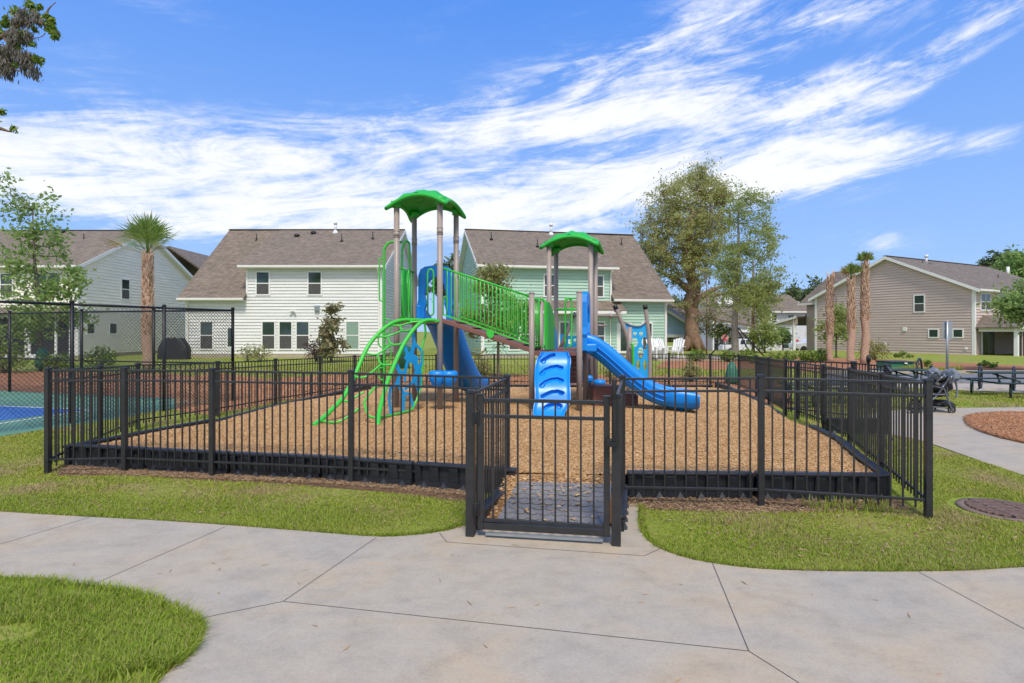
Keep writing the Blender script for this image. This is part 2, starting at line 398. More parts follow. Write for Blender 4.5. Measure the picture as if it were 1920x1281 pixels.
def m_conc(name, col, streak=True):
    m, nt, b, L = _base(name); p = _pos(nt)
    n1 = _noise(nt, .9, 8, .65, _map(nt, p, (1, 1.5, 1), (0, 0, .4)), .6); n2 = _noise(nt, 60, 5, .7, p); n3 = _noise(nt, 2.6, 7, .7, _map(nt, p, (1.3, 1.7, 1), (0, 0, -.3)), .25)
    c = _ramp(nt, n1.outputs['Fac'], [(.28, (col[0]*.88, col[1]*.93, col[2]*1.02)), (.5, col), (.72, (col[0]*1.12, col[1]*.99, col[2]*.82))]).outputs[0]
    c = _mix(nt, .75, c, _ramp(nt, n3.outputs['Fac'], [(.3, (.80,)*3), (.5, (1.0,)*3), (.7, (1.10,)*3)]).outputs[0], 'MULTIPLY')
    c = _mix(nt, .6, c, _ramp(nt, n2.outputs['Fac'], [(.3, (.84,)*3), (.65, (1.10,)*3)]).outputs[0], 'MULTIPLY')
    n5 = _noise(nt, 14, 6, .8, p, .5); c = _mix(nt, .5, c, _ramp(nt, n5.outputs['Fac'], [(.30, (.78,)*3), (.45, (1.0,)*3), (.7, (1.08,)*3)]).outputs[0], 'MULTIPLY')
    br = _noise(nt, 1, 3, .6, _map(nt, p, (6, 240, 6), (0, 0, .12)))
    n4 = _noise(nt, 1.7, 9, .75, p, 1.2)
    f = nt.nodes.new('ShaderNodeMapRange'); L(n4.outputs['Fac'], f.inputs[0]); f.inputs[1].default_value = .60; f.inputs[2].default_value = .74; f.inputs[4].default_value = .22
    c = _mix(nt, f.outputs[0], c, (col[0]*.86, col[1]*.70, col[2]*.48))
    L(c, b.inputs['Base Color']); b.inputs['Roughness'].default_value = .8; b.inputs['Specular IOR Level'].default_value = .25
    _bump(nt, b, mth(nt, 'ADD', n2.outputs['Fac'], br.outputs['Fac']), .35, .004)
    return m
M['conc'] = m_conc('concrete', (.41, .356, .277))
M['joint'] = plain('path_joint', (.09, .085, .08), .9, .2)
M['asphalt'] = plain('asphalt', (.17, .17, .18), .9, .2, 3, bump=.3)
def m_court(name, col):
    return plain(name, col, .7, .12, 1.5, bump=.1)
M['court'] = m_court('green_court_paint', (.10, .23, .155)); M['courtb'] = m_court('blue_court_paint', (.03, .12, .36))
def m_bark(name, a, bcol, sc=(9, 9, 1.6)):
    m, nt, b, L = _base(name); v = _map(nt, _obj(nt), sc)
    n = _noise(nt, 2.2, 8, .7, v, .5)
    L(_ramp(nt, n.outputs['Fac'], [(.32, a), (.66, bcol)]).outputs[0], b.inputs['Base Color']); b.inputs['Roughness'].default_value = .95
    _bump(nt, b, n.outputs['Fac'], .9, .05); return m
M['bark'] = m_bark('oak_bark', (.12, .072, .048), (.34, .21, .14))
M['bark_grey'] = m_bark('grey_bark', (.14, .12, .09), (.30, .27, .21))
M['twig'] = m_bark('twig_bark', (.09, .075, .06), (.19, .16, .13))
M['palm_bark'] = m_bark('palm_bark', (.34, .20, .13), (.60, .42, .31), (5, 5, 10))
M['boot'] = m_chip('palm_boot', [(.20, .11, .06), (.55, .38, .25), (.74, .58, .43), (.38, .23, .14), (.65, .49, .35)])
M['lf_oak'] = foliage('oak_leaf', [(.26, .29, .09), (.46, .47, .16), (.58, .56, .24), (.37, .39, .13), (.66, .61, .32)], .6)
M['lf_tree'] = foliage('tree_leaf', [(.24, .31, .09), (.42, .48, .15), (.34, .40, .13), (.52, .56, .22)], .6)
M['lf_young'] = foliage('young_leaf', [(.15, .26, .07), (.28, .41, .11), (.36, .48, .15), (.20, .31, .09)], .5)
M['lf_mag'] = foliage('magnolia_leaf', [(.14, .17, .07), (.32, .25, .14), (.26, .28, .13), (.46, .38, .25)], .35, .35)
M['lf_purple'] = foliage('purple_leaf', [(.06, .035, .04), (.12, .07, .07), (.10, .09, .06)], .2)
M['lf_olive'] = foliage('olive_leaf', [(.20, .24, .06), (.36, .36, .12), (.30, .28, .12), (.44, .45, .16)], .45)
M['lf_far'] = foliage('far_leaf', [(.06, .085, .04), (.11, .15, .055), (.15, .20, .07), (.085, .12, .045)], .3)
M['lf_shrub'] = foliage('shrub_leaf', [(.09, .18, .03), (.18, .30, .05), (.30, .36, .06), (.13, .21, .05)], .35)
M['moss'] = foliage('hanging_moss', [(.16, .145, .125), (.26, .24, .20), (.21, .19, .165)], .3, .9)
M['palm'] = foliage('palm_leaf', [(.13, .22, .045), (.24, .36, .08), (.18, .28, .06), (.38, .46, .15)], .35, .4)
M['palm_dry'] = foliage('dry_palm_leaf', [(.26, .22, .09), (.46, .36, .14), (.20, .22, .07)], .3, .6)
M['blade'] = foliage('grass_blade', [(.15, .235, .018), (.27, .40, .025), (.37, .50, .04), (.21, .31, .022), (.47, .46, .12), (.30, .42, .03), (.42, .33, .14)], .4, .5)
M['blade_dry'] = foliage('lawn_blade', [(.18, .26, .02), (.32, .40, .033), (.41, .45, .06), (.48, .41, .15), (.26, .34, .025)], .35, .6, (1.0, (.46, .36, .18), .50, .64))
rnd = random.Random(7)
# ------------------------------------------------------------------ the ground
def ground_z(x, y):
    t = min(1, max(0, (y - 50) / 24)); return -1.15 * t * t * (3 - 2*t)
def make_ground():
    m = MB(); ys = [-30, 0, 10, 20, 30, 40, 48] + [50 + i*2 for i in range(13)] + [90, 150, 400, 1500]
    xs = [-1500, -300, -60, 0, 60, 300, 1500]; n = len(xs)
    m.add([(x, y, ground_z(x, y)) for y in ys for x in xs], [(j*n+i, j*n+i+1, (j+1)*n+i+1, (j+1)*n+i) for j in range(len(ys)-1) for i in range(n-1)], True)
    tag(m.build('lawn', M['lawn']), kind='structure')
make_ground()
SHEETS = []      # polygons kept free of grass
def sheet(name, pts, z, mat, thick=.06, keep=True):
    pts = [Vector((p[0], p[1], z)) for p in pts]
    if keep: SHEETS.append([(p.x, p.y) for p in pts])
    m = MB(); m.prism([p - Vector((0,0,thick)) for p in pts], (0, 0, thick))
    return tag(m.build(name, mat, fixn=True), kind='structure')
def pxs(pts, z=0.0): return [G(x, y, z) for x, y in pts]
# foreground walk: outline read along its edges
top_l = catmull(pxs([(-700, 905), (-300, 938), (0, 962), (330, 981), (560, 998), (700, 1009), (780, 1006), (835, 998), (872, 988)]), 6)
inner = pxs([(878, 984), (915, 952), (958, 914), (1166, 930), (1170, 947), (1194, 947)])
top_r = catmull(pxs([(1197, 950), (1197, 985), (1212, 1014), (1255, 1039), (1340, 1060), (1480, 1073), (1740, 1075), (1920, 1067), (2300, 1040), (3300, 985)]), 6)
bot = [Vector((9.0, 1.4, 0)), Vector((-1.95, 1.4, 0))]
low = catmull(pxs([(240, 1400), (300, 1281), (345, 1245), (372, 1212), (380, 1182), (366, 1160), (320, 1136), (250, 1113), (130, 1096), (0, 1083), (-400, 1046), (-1100, 1000)]), 6)
PATH = top_l + inner + top_r + bot + low
path = sheet('footpath', PATH, .014, M['conc'])
jm = MB()
def joint(*pts, w=.0065):
    P = pxs(pts)
    for a, b in zip(P, P[1:]):
        a = Vector((a.x, a.y, .0155)); b = Vector((b.x, b.y, .0155)); t = (b-a).normalized(); s = Vector((-t.y, t.x, 0)) * w/2
        jm.add([a-s, b-s, b+s, a+s], [(0,1,2,3)])
joint((1335, 1058), (1404, 1226), (1490, 1281), (1560, 1330)); joint((531, 1132), (1404, 1226)); joint((706, 1011), (531, 1132), (381, 1163))
joint((172, 1101), (422, 991)); joint((0, 1024), (172, 972)); joint((824, 1003), (838, 1020), (1208, 1046), (1238, 1032)); joint((1722, 1076), (1990, 1222))
jm.build('expansion_joint', M['joint'], path)
# bare earth showing in a ragged line where the turf was edged
em = MB()
for crv, sd in ((top_l, 1), (top_r, 1), (low, 1)):
    q = []
    for i, p in enumerate(crv):
        t = (crv[min(i+1, len(crv)-1)] - crv[max(i-1, 0)]).normalized(); n = Vector((-t.y, t.x, 0))*sd; w = .028 + .026*abs(mnoise.noise(Vector((p.x*3, p.y*3, 1)))) + .02*max(0, mnoise.noise(Vector((p.x*9, p.y*9, 4))))
        q.append((Vector((p.x, p.y, .007)) - n*.01, Vector((p.x, p.y, .007)) + n*w))
    em.add([v for a in q for v in a], [(2*i, 2*i+2, 2*i+3, 2*i+1) for i in range(len(q)-1)])
tag(em.build('soil_edge', M['soil']), kind='structure')
# second walk on the right and its planted island
walk = catmull(pxs([(1560, 792), (1640, 776), (1700, 769), (1790, 766.5), (1920, 765), (2300, 762), (3200, 758)]), 5) + [Vector((34, 10.2, 0))] + catmull(pxs([(3200, 860), (2300, 905), (2060, 915), (1920, 893), (1745, 833), (1680, 818), (1600, 812)]), 5)
walk2 = sheet('side_walk', walk, .015, M['conc'])
isl = catmull(pxs([(1812, 790), (1822, 782), (1860, 778), (1920, 777), (2080, 779), (2150, 800), (2050, 828), (1960, 838), (1900, 829), (1850, 815), (1822, 802)]), 5, True)
sheet('pine_straw_island', isl, .035, M['straw'], .03)
# street, kerb, parking pad and the banked bed behind it
sheet('parking_pad', pxs([(1560, 727), (1640, 724), (1920, 738), (3200, 780), (3200, 735), (1920, 720.5), (1560, 719)]), .016, M['conc'])
sheet('street', pxs([(1540, 717.5), (1920, 720), (3300, 733), (3300, 704), (1920, 702.2), (1540, 700.5)]), .012, M['asphalt'])
kb = MB(); a = G(1540, 700.3); b = G(3300, 703.8)
kb.bar(a + Vector((0, 0, .06)), b + Vector((0, 0, .06)), .30, .13); tag(kb.build('kerb', M['conc']), kind='structure')
def bank(name, rows, mat):
    """a sheet through rows of points of equal length"""
    n = len(rows[0]); m = MB(); m.add([p for r in rows for p in r], [(j*n+i, j*n+i+1, (j+1)*n+i+1, (j+1)*n+i) for j in range(len(rows)-1) for i in range(n-1)], True)
    SHEETS.append([(p[0], p[1]) for p in rows[0]] + [(p[0], p[1]) for p in reversed(rows[-1])])
    return tag(m.build(name, mat), kind='structure')
sheet('mulch_bank', pxs([(1500, 698.6), (1620, 699), (1760, 699.5), (1920, 700.5), (2400, 703), (3400, 708), (3400, 692), (2400, 690), (1920, 687), (1840, 683), (1760, 680), (1700, 677.5), (1640, 676.5), (1560, 679), (1500, 686)]), .03, M['straw'], .03)
# planting beds of pine straw outside the fence
sheet('pine_straw_bed', pxs([(330, 770), (395, 779), (500, 758), (600, 743), (665, 733), (725, 727), (960, 725), (1300, 725), (1345, 724), (1420, 752), (1480, 768), (1484, 735), (1440, 710), (1350, 706), (1180, 706), (960, 707), (800, 703), (640, 704), (500, 712), (400, 700), (330, 718)]), .006, M['straw'], .02)
sheet('planting_bed', pxs([(-900, 745), (-300, 742), (0, 738), (250, 744), (330, 752), (430, 742), (430, 712), (330, 702), (0, 696), (-500, 697), (-900, 700)]), .008, M['straw'], .02)
sheet('roadside_bed', pxs([(1230, 690), (1330, 694), (1500, 690), (1640, 689), (1700, 676), (1560, 672), (1380, 668), (1260, 668)]), .02, M['straw'], .03)
sheet('litter_strip', catmull([G(105, 893), G(240, 893), G(400, 902), G(660, 918), (-.45, 6.0, 0), (-.42, 6.55, 0)], 4) + [(-1.85, 6.95, 0), (-3.6, 7.25, 0), (-5.9, 7.8, 0)], .004, M['soil'], .02)
sheet('litter_strip', catmull([(1.1, 5.78, 0), (1.8, 5.66, 0), (2.4, 5.62, 0), (3.2, 5.72, 0), (3.9, 5.75, 0)], 4) + [(4.0, 6.3, 0), (1.05, 6.3, 0)], .005, M['soil'], .02)
# the sports court
c_in = Vector((-6.83, 14.35, 0))
court = [G(-60, 829), G(90, 805), G(250, 780), G(385, 758), c_in + Vector((.1, .1, 0)), Vector((-14.5, 16.9, 0)), Vector((-30, 22, 0)), Vector((-30, 9, 0))]
ct = sheet('sports_court', court, .010, M['court'], .05)
bl = [G(165, 769.3), G(0, 762), G(-700, 735), G(-700, 900), G(0, 790)]
bm_ = MB(); bm_.prism([Vector((p.x, p.y, .0115)) for p in bl], (0, 0, .002)); bm_.build('blue_playing_area', M['courtb'], ct, fixn=True)
lm = MB()
for a, b in ((G(175, 769.5), G(-700, 735)), (G(175, 769), G(-700, 904))):
    a = Vector((a.x, a.y, .016)); b = Vector((b.x, b.y, .016)); t = (b-a).normalized(); s = Vector((-t.y, t.x, 0))*.03
    lm.add([a-s, b-s, b+s, a+s], [(0,1,2,3)])
a = G(168, 769, .0); b = G(210, 768.5, 0); a = Vector((a.x, a.y, .016)); b = Vector((b.x, b.y, .016)); s = Vector((0, .03, 0)); lm.add([a-s, b-s, b+s, a+s], [(0,1,2,3)])
lm.build('court_line', M['white'], ct)
# far road and pavement
def zsheet(name, pts, mat, dz=.02):
    m = MB(); m.add([(p[0], p[1], ground_z(*p[:2]) + dz) for p in pts], [tuple(range(len(pts)))]); return tag(m.build(name, mat), kind='structure')
zsheet('far_pavement', [(16, 66, 0), (50, 66, 0), (60, 78.2, 0), (18, 78.2, 0)], M['conc'], .03)
zsheet('far_road', [(14, 79, 0), (64, 79, 0), (64, 86, 0), (14, 86, 0)], M['asphalt'], .03)

# ------------------------------------------------------------------ playground surfacing
LB = [(-5.75, 7.55), (-5.48, 8.25), (-5.45, 8.65), (-5.24, 9.24), (-5.02, 9.9), (-4.85, 12), (-4.4, 14), (-4.0, 16.5), (-3.85, 17.5)]
RB = [(3.85, 6.03), (4.18, 7.1), (4.59, 8.33), (4.71, 9.24), (4.76, 9.98), (4.95, 10.85), (5.4, 12.7), (5.60, 13.8), (5.9, 15.5), (6.05, 17.4)]
FB = [(-5.70, 7.66), (-3.5, 7.19), (-1.8, 6.89), (-.9, 6.58), (.06, 6.31), (1.15, 6.21), (2.4, 6.18), (3.80, 6.10)]
def lerp_x(T, y):
    if y <= T[0][1]: return T[0][0]
    for (x0, y0), (x1, y1) in zip(T, T[1:]):
        if y <= y1: return x0 + (x1-x0)*(y-y0)/(y1-y0)
    return T[-1][0]
def front_y(x):
    for (x0, y0), (x1, y1) in zip(FB, FB[1:]):
        if x <= x1: return y0 + (y1-y0)*(x-x0)/(x1-x0)
    return FB[-1][1]
def mz(x, y):
    z = .215 if y < 12.5 else .215 - .165*min(1, (y-12.5)/5)
    z -= .05*math.exp(-((x-3.75)**2+(y-11.3)**2)/.35) + .05*math.exp(-((x+.95)**2+(y-15.4)**2)/.35) + .03*math.exp(-((x-.7)**2+(y-10.0)**2)/.3)
    return z + .022*mnoise.noise(Vector((x*.7, y*.7, 3))) + .012*mnoise.noise(Vector((x*2.6, y*2.6, 9)))
def mulch_fn(u, v):
    x = -5.75 + 9.6*u; y0 = front_y(x); y = y0 + (17.5-y0)*v
    xl, xr = lerp_x(LB, y), lerp_x(RB, y); x = xl + (xr-xl)*u
    return (x, y, mz(x, y))
mm = MB(); mm.grid(80, 90, mulch_fn)
# the surfacing runs down to the rubber mat inside the gate
mm.add([(-.06, 6.3, .21), (1.12, 6.25, .21), (1.0, 5.95, .17), (.92, 5.2, .035), (-.28, 5.2, .035), (-.05, 5.95, .17)], [(0, 5, 2, 1), (5, 4, 3, 2)])
tag(mm.build('mulch_ground', M['mulch']), kind='structure')
MULCH_POLY = FB + [(x-.05, y) for x, y in RB[1:]] + list(reversed([(x+.05, y) for x, y in LB[1:]]))

# ------------------------------------------------------------------ railing fences
PK = MB(); PK.box(-.0073, .0073, -.0073, .0073, 0, 1); PK_ME = None
PICKS = 0
def picket(parent, x, y, z0, z1, rz=0):
    global PK_ME
    if PK_ME is None:
        t = PK.build('picket', M['fence']); PK_ME = t.data; bpy.data.objects.remove(t)
    o = bpy.data.objects.new('picket', PK_ME); COL.objects.link(o); o.parent = parent
    b = ORG[parent.name]; o.location = (x-b.x, y-b.y, z0-b.z); o.scale = (1, 1, z1-z0); o.rotation_euler = (0, 0, rz); ORG[o.name] = Vector((x, y, z0)); return o
def post(parent, x, y, zt, w=.058, rz=0, zb=0.0):
    R = Matrix.Rotation(rz, 3, 'Z'); c = Vector((x, y, 0)); h = w/2
    m = MB(); m.hexa([c + R @ Vector((sx*h, sy*h, z)) for z in (zb, zt-.02) for sx, sy in ((-1,-1),(1,-1),(1,1),(-1,1))])
    p = m.build('fence_post', M['fence'], parent, bevel=.004)
    m = MB(); h += .005
    m.hexa([c + R @ Vector((sx*h, sy*h, z)) for z in (zt-.022, zt-.004) for sx, sy in ((-1,-1),(1,-1),(1,1),(-1,1))])
    m.hexa([c + R @ Vector((sx*k, sy*k, z)) for z, k in ((zt-.004, h), (zt+.004, h*.55)) for sx, sy in ((-1,-1),(1,-1),(1,1),(-1,1))])
    m.build('post_cap', M['fence'], p); return p
def bay(parent, a, b, bot=.17, second=.125, sp=.102, r=.0135):
    a, b = Vector(a), Vector(b); d = b - a; L = math.hypot(d.x, d.y); rz = math.atan2(d.y, d.x)
    for dz, nm in ((-.038, 'top_rail'), (-.038-second, 'middle_rail'), (None, 'bottom_rail')):
        m = MB()
        za, zb = (a.z+dz, b.z+dz) if dz is not None else (bot, bot)
        m.bar((a.x, a.y, za), (b.x, b.y, zb), .026, .024); m.build(nm, M['fence'], parent, bevel=.003)
    n = max(1, round(L/sp))
    for i in range(1, n):
        t = i/n; p = a.lerp(b, t); picket(parent, p.x, p.y, bot-.075, p.z-.04, rz)
def fence(name, label, posts, skip_first=False, skip_last=False, w=.058, **k):
    t = thing(name, label, 'fence', (posts[0][0], posts[0][1], 0), 0, 'black railing fence around the playground')
    rz = math.atan2(posts[-1][1]-posts[0][1], posts[-1][0]-posts[0][0])
    for i, p in enumerate(posts):
        if (i == 0 and skip_first) or (i == len(posts)-1 and skip_last): continue
        post(t, p[0], p[1], p[2], w, rz)
    for a, b in zip(posts, posts[1:]): bay(t, a, b, **k)
    return t
fl = [(-5.68, 7.18, 1.295), (-4.80, 7.27, 1.295), (-3.61, 7.06, 1.30), (-1.85, 6.75, 1.295), (-.052, 6.37, 1.27)]
fence('railing_fence', 'black railing fence across the front left of the playground, left of the gate', fl)
fence('railing_fence', 'short black railing panel running back from the hinge side of the gate', [(-.35, 4.97, 1.245), (-.052, 6.37, 1.27)], skip_last=True, w=.072, bot=.15)
fence('railing_fence', 'short black railing panel running back from the latch side of the gate, seen nearly edge-on', [(.845, 4.75, 1.235), (1.114, 5.92, 1.29)], skip_last=True, w=.072, bot=.15)
fence('railing_fence', 'black railing fence across the front right of the playground, right of the gate', [(1.114, 5.92, 1.30), (2.475, 5.83, 1.315), (3.88, 5.47, 1.30)])
fence('railing_fence', 'black railing fence receding along the right side of the playground from the near right corner', [(3.88, 5.47, 1.30), (4.44, 7.05, 1.25), (5.12, 8.9, 1.19), (5.5, 10.35, 1.16), (5.65, 11.6, 1.155), (5.62, 12.05, 1.165)], skip_first=True)
fence('railing_fence', 'black railing fence round the far right corner of the playground', [(5.62, 12.05, 1.165), (6.03, 13.75, 1.13), (6.42, 15.4, 1.10), (6.65, 17.2, 1.05), (6.12, 18.1, 1.045), (4.88, 18.25, 1.055)], skip_first=True)
fence('railing_fence', 'long straight black railing fence along the back of the playground', [(4.88, 18.25, 1.055), (3.05, 18.25, 1.04), (1.22, 18.2, 1.03), (-.55, 18.2, 1.03), (-2.35, 18.15, 1.02), (-4.0, 18.1, 1.015)], skip_first=True)
fence('railing_fence', 'black railing fence receding along the left side of the playground beside the sports court', [(-5.68, 7.18, 1.295), (-6.18, 8.8, 1.23), (-6.6, 10.35, 1.176), (-5.97, 11.9, 1.13), (-5.5, 13.65, 1.10), (-4.97, 15.2, 1.07), (-4.48, 16.7, 1.05), (-4.0, 18.1, 1.015)], skip_first=True, skip_last=True)
fence('railing_fence', 'black railing panels enclosing the second entrance, outside the right side fence', [(5.62, 12.05, 1.165), (6.35, 10.9, 1.18), (6.27, 9.8, 1.185), (5.5, 8.5, 1.19)], skip_first=True, skip_last=True, w=.075)
# gate
g = thing('fence_gate', 'closed black metal gate in the middle, in front of the ribbed rubber mat', 'gate', (-.28, 4.95, 0))
ga, gb = Vector((-.262, 4.955, 0)), Vector((.772, 4.78, 0)); gd = (gb-ga).normalized()
for p, zt in ((ga, 1.205), (gb, 1.205)):
    m = MB(); m.bar(p + Vector((0,0,.075)), p + Vector((0,0,zt)), .05, .05, gd); st = m.build('gate_stile', M['fence'], g, bevel=.004)
    m = MB(); m.bar(p + Vector((0,0,zt)), p + Vector((0,0,zt+.014)), .058, .058, gd); m.build('stile_cap', M['fence'], st)
for z, h, nm in ((1.165, .028, 'top_rail'), (1.03, .028, 'middle_rail'), (.155, .026, 'bottom_rail'), (.105, .055, 'kick_rail')):
    m = MB(); m.bar(ga + gd*.025 + Vector((0,0,z)), gb - gd*.025 + Vector((0,0,z)), .028 if h < .05 else .045, h); m.build(nm, M['fence'], g, bevel=.003)
for i in range(1, 10):
    p = ga.lerp(gb, i/10); picket(g, p.x, p.y, .145, 1.165, math.atan2(gd.y, gd.x))
for z in (1.02, .25):
    m = MB(); m.box(-.335, -.275, 4.915, 4.945, z-.055, z+.055); m.tube([(-.305, 4.91, z-.05), (-.305, 4.91, z+.05)], .012, 10); m.build('hinge', M['black'], g, bevel=.004)
m = MB(); m.box(.755, .845, 4.68, 4.735, .82, .88); m.box(.80, .83, 4.67, 4.70, .87, 1.33); m.tube([(.815, 4.685, 1.20), (.815, 4.685, 1.36)], .019, 12); m.build('gate_latch', M['black'], g, bevel=.004)
m = MB(); m.bar((-.22, 4.93, .045), (.74, 4.77, .045), .03, .02); m.build('drop_strip', M['steel'], g)

# ------------------------------------------------------------------ black ribbed border sections
def border(a, b, label, h=.28, zb=0.0, side=1, zt=None):
    a, b = Vector((a[0], a[1], zb)), Vector((b[0], b[1], zb)); d = (b-a); L = d.length; d.normalize(); n = Vector((d.y, -d.x, 0)) * side
    t = thing('border_section', label, 'border edging', a, 0, 'black ribbed border sections round the surfacing')
    def P(x, o, z): return a + d*x + n*o + Vector((0, 0, z))
    m = MB(); m.pbox(P, .012, L-.012, -.045, .012, 0, h-.045); m.build('wall', M['timber'], t)
    m = MB(); m.pbox(P, .006, L-.006, -.05, .052, h-.042, h); m.build('top_cap', M['timber'], t, bevel=.014)
    m = MB(); k = max(2, round(L/.235))
    for i in range(k+1):
        x = .012 + (L-.024)*i/k; w = .052 if 0 < i < k else .07
        x0, x1 = max(.012, x-w), min(L-.012, x+w)
        m = MB(); m.hexa([P(x0-.01*(i>0), .010, .075), P(x1+.01*(i<k), .010, .075), P(x1+.01*(i<k), .036, .075), P(x0-.01*(i>0), .036, .075), P(x0, .010, h-.043), P(x1, .010, h-.043), P(x1, .046, h-.043), P(x0, .046, h-.043)])
        m.build('rib', M['timber'], t, bevel=.006)
    m = MB(); m.pbox(P, .02, L-.02, .011, .034, .0, .076)
    for i in range(k):
        x = .012 + (L-.024)*(i+.5)/k
        m.add([P(x-.055, .033, .015), P(x+.055, .033, .015), P(x, .033, .075), P(x-.04, .062, .012), P(x+.04, .062, .012)], [(0,2,3), (2,4,3), (1,4,2), (0,3,4,1)])
    m.build('foot_flange', M['timber'], t)
    return t
def run(pts, labelfn, seg=1.22, **k):
    P = [Vector((p[0], p[1], 0)) for p in pts]; L = [0]
    for a, b in zip(P, P[1:]): L.append(L[-1] + (b-a).length)
    n = max(1, round(L[-1]/seg))
    def at(s):
        for i in range(len(P)-1):
            if s <= L[i+1] + 1e-6: return P[i].lerp(P[i+1], (s-L[i])/(L[i+1]-L[i]))
        return P[-1]
    for i in range(n): border(at(L[-1]*i/n), at(L[-1]*(i+1)/n - .012), labelfn(i, n), **k)
ORD = ['first', 'second', 'third', 'fourth', 'fifth', 'sixth', 'seventh', 'eighth', 'ninth', 'tenth', 'eleventh', 'twelfth']
def ordl(i, n): return ORD[i]
FL = [(-5.75, 7.63), (-3.5, 7.14), (-1.8, 6.84), (-.9, 6.52), (.06, 6.26)]
run(FL, lambda i, n: 'black ribbed border section behind the front left fence, %s from the left corner' % ordl(i, n))
run([(1.20, 6.15), (2.4, 6.12), (3.85, 6.04)], lambda i, n: 'black ribbed border section behind the front right fence, %s from the gate' % ordl(i, n), seg=1.3)
run(RB[:4], lambda i, n: 'black border section edging the mulch along the right side, %s from the near corner' % ordl(i, n), h=.275)
run(RB[5:10], lambda i, n: 'black border section edging the mulch in the far right, %s beyond the side entrance' % ordl(i, n), h=.24, zb=-.02)
run([(p[0], p[1]) for p in LB[:5]], lambda i, n: 'black border section edging the mulch along the left side, %s from the near corner' % ordl(i, n), h=.27, side=-1)
run([(p[0], p[1]) for p in LB[4:8]], lambda i, n: 'black border section edging the mulch beside the far left fence, %s beyond the bend' % ordl(i, n), h=.24, side=-1)
run([(-3.85, 17.55), (0, 17.6), (6.0, 17.5)], lambda i, n: 'black border section along the back fence, %s from the left' % ordl(i, n), h=.13, seg=1.25)
border((-.33, 5.10), (-.02, 6.16), 'low black edging strip beside the mat inside the gate, hinge side', h=.16, side=-1)
border((.93, 5.05), (1.16, 6.10), 'low black edging strip beside the mat inside the gate, latch side', h=.16)
border((5.35, 10.0), (6.25, 9.9), 'black ribbed border section lying across the second entrance', h=.27)
# rubber mat
mt = thing('entrance_mat', 'dark grey rubber wear mat with crescent treads, sloping up inside the gate', 'mat', (.3, 5.5, 0))
A_, B_, C_, D_ = Vector((-.16, 5.14, .05)), Vector((.80, 4.94, .05)), Vector((1.0, 5.88, .215)), Vector((.06, 5.98, .215))
def MP(u, v, o=0): p = A_.lerp(B_, u).lerp(D_.lerp(C_, u), v); return p + Vector((0, -.17*o, o))
m = MB(); m.hexa([MP(0,0,-.03), MP(1,0,-.03), MP(1,1,-.03), MP(0,1,-.03), MP(0,0), MP(1,0), MP(1,1), MP(0,1)]); m.build('mat_base', M['rubber'], mt, bevel=.006)
m = MB()
for r in range(9):
    for c in range(8):
        u0 = (c + .5 + (.35 if r % 2 else 0)) / 8.6 + .005; v0 = (r+.55)/9.2
        m.tube([MP(u0 + .045*math.cos(a), v0 - .030*math.sin(a), .004) for a in [math.pi*k/8 for k in range(9)]], .0065, 5)
m.build('tread', M['rubber'], mt)
# ------------------------------------------------------------------ the play structure
def Z(ox, oy, s):                       # a reader for a close-up: close-up pixel -> frame pixel
    return lambda x, y, D: W(ox + x/s, oy + y/s, D)
Z4 = Z(570, 580, 5.336); Z3 = Z(690, 430, 4.745); Z8 = Z(960, 640, 8.006); ZB = Z(880, 560, 7.68); ZS = Z(1120, 530, 6.405)
pA, pC, pD, pB = Vector((-2.31, 11.75, 0)), Vector((-1.40, 11.4, 0)), Vector((-1.19, 12.5, 0)), Vector((-2.13, 12.8, 0))
pE, pF, pH, pG = Vector((.385, 11.45, 0)), Vector((1.275, 11.1, 0)), Vector((1.53, 12.2, 0)), Vector((.62, 12.6, 0))
q3, q1, q4, q2 = Vector((1.757, 13.1, 0)), Vector((.85, 13.45, 0)), Vector((2.02, 14.2, 0)), Vector((1.09, 14.5, 0))
ps = thing('play_structure', 'green, blue and taupe playground structure with two green roofs, a bridge and slides', 'playground', (0, 12, .2))
def ppost(p, zt, r=.056, coll=None, cap=True):
    m = MB(); m.tube([(p.x, p.y, .05), (p.x, p.y, zt)], r, 20); o = m.build('post', M['post'], ps)
    if coll:
        m = MB(); m.tube([(p.x, p.y, coll-.06), (p.x, p.y, coll+.06)], r+.004, 20); m.tube([(p.x, p.y, coll-.066), (p.x, p.y, coll-.054)], r+.008, 20); m.tube([(p.x, p.y, coll+.054), (p.x, p.y, coll+.066)], r+.008, 20); m.build('post_collar', M['post'], o)
    if cap:
        m = MB(); m.lathe([(r+.002, -.02), (r+.002, .004), (r*.8, .018), (r*.3, .026)], 20, (p.x, p.y, zt)); m.build('post_cap', M['post'], o)
for p, zt in ((pA, 4.28), (pB, 4.30), (pC, 4.24), (pD, 4.27)): ppost(p, zt, coll=3.68, cap=False)
for p, zt in ((q1, 3.74), (q2, 3.75), (q3, 3.70), (q4, 3.74)): ppost(p, zt, cap=False)
ppost(pE, 2.48); ppost(pF, 2.48); ppost(pG, 2.46); ppost(pH, 2.0)
def deck(a, b, c, d, z, name='deck'):
    m = MB(); m.hexa([p + Vector((0,0,z-.075)) for p in (a,b,c,d)] + [p + Vector((0,0,z)) for p in (a,b,c,d)]); m.build(name, M['brown'], ps, bevel=.006)
deck(pA, pC, pD, pB, 1.965); deck(pE, pF, pH, pG, 1.345); deck(q1, q3, q4, q2, 1.345); deck(pG, pH, q3, q1, 1.20, 'step')
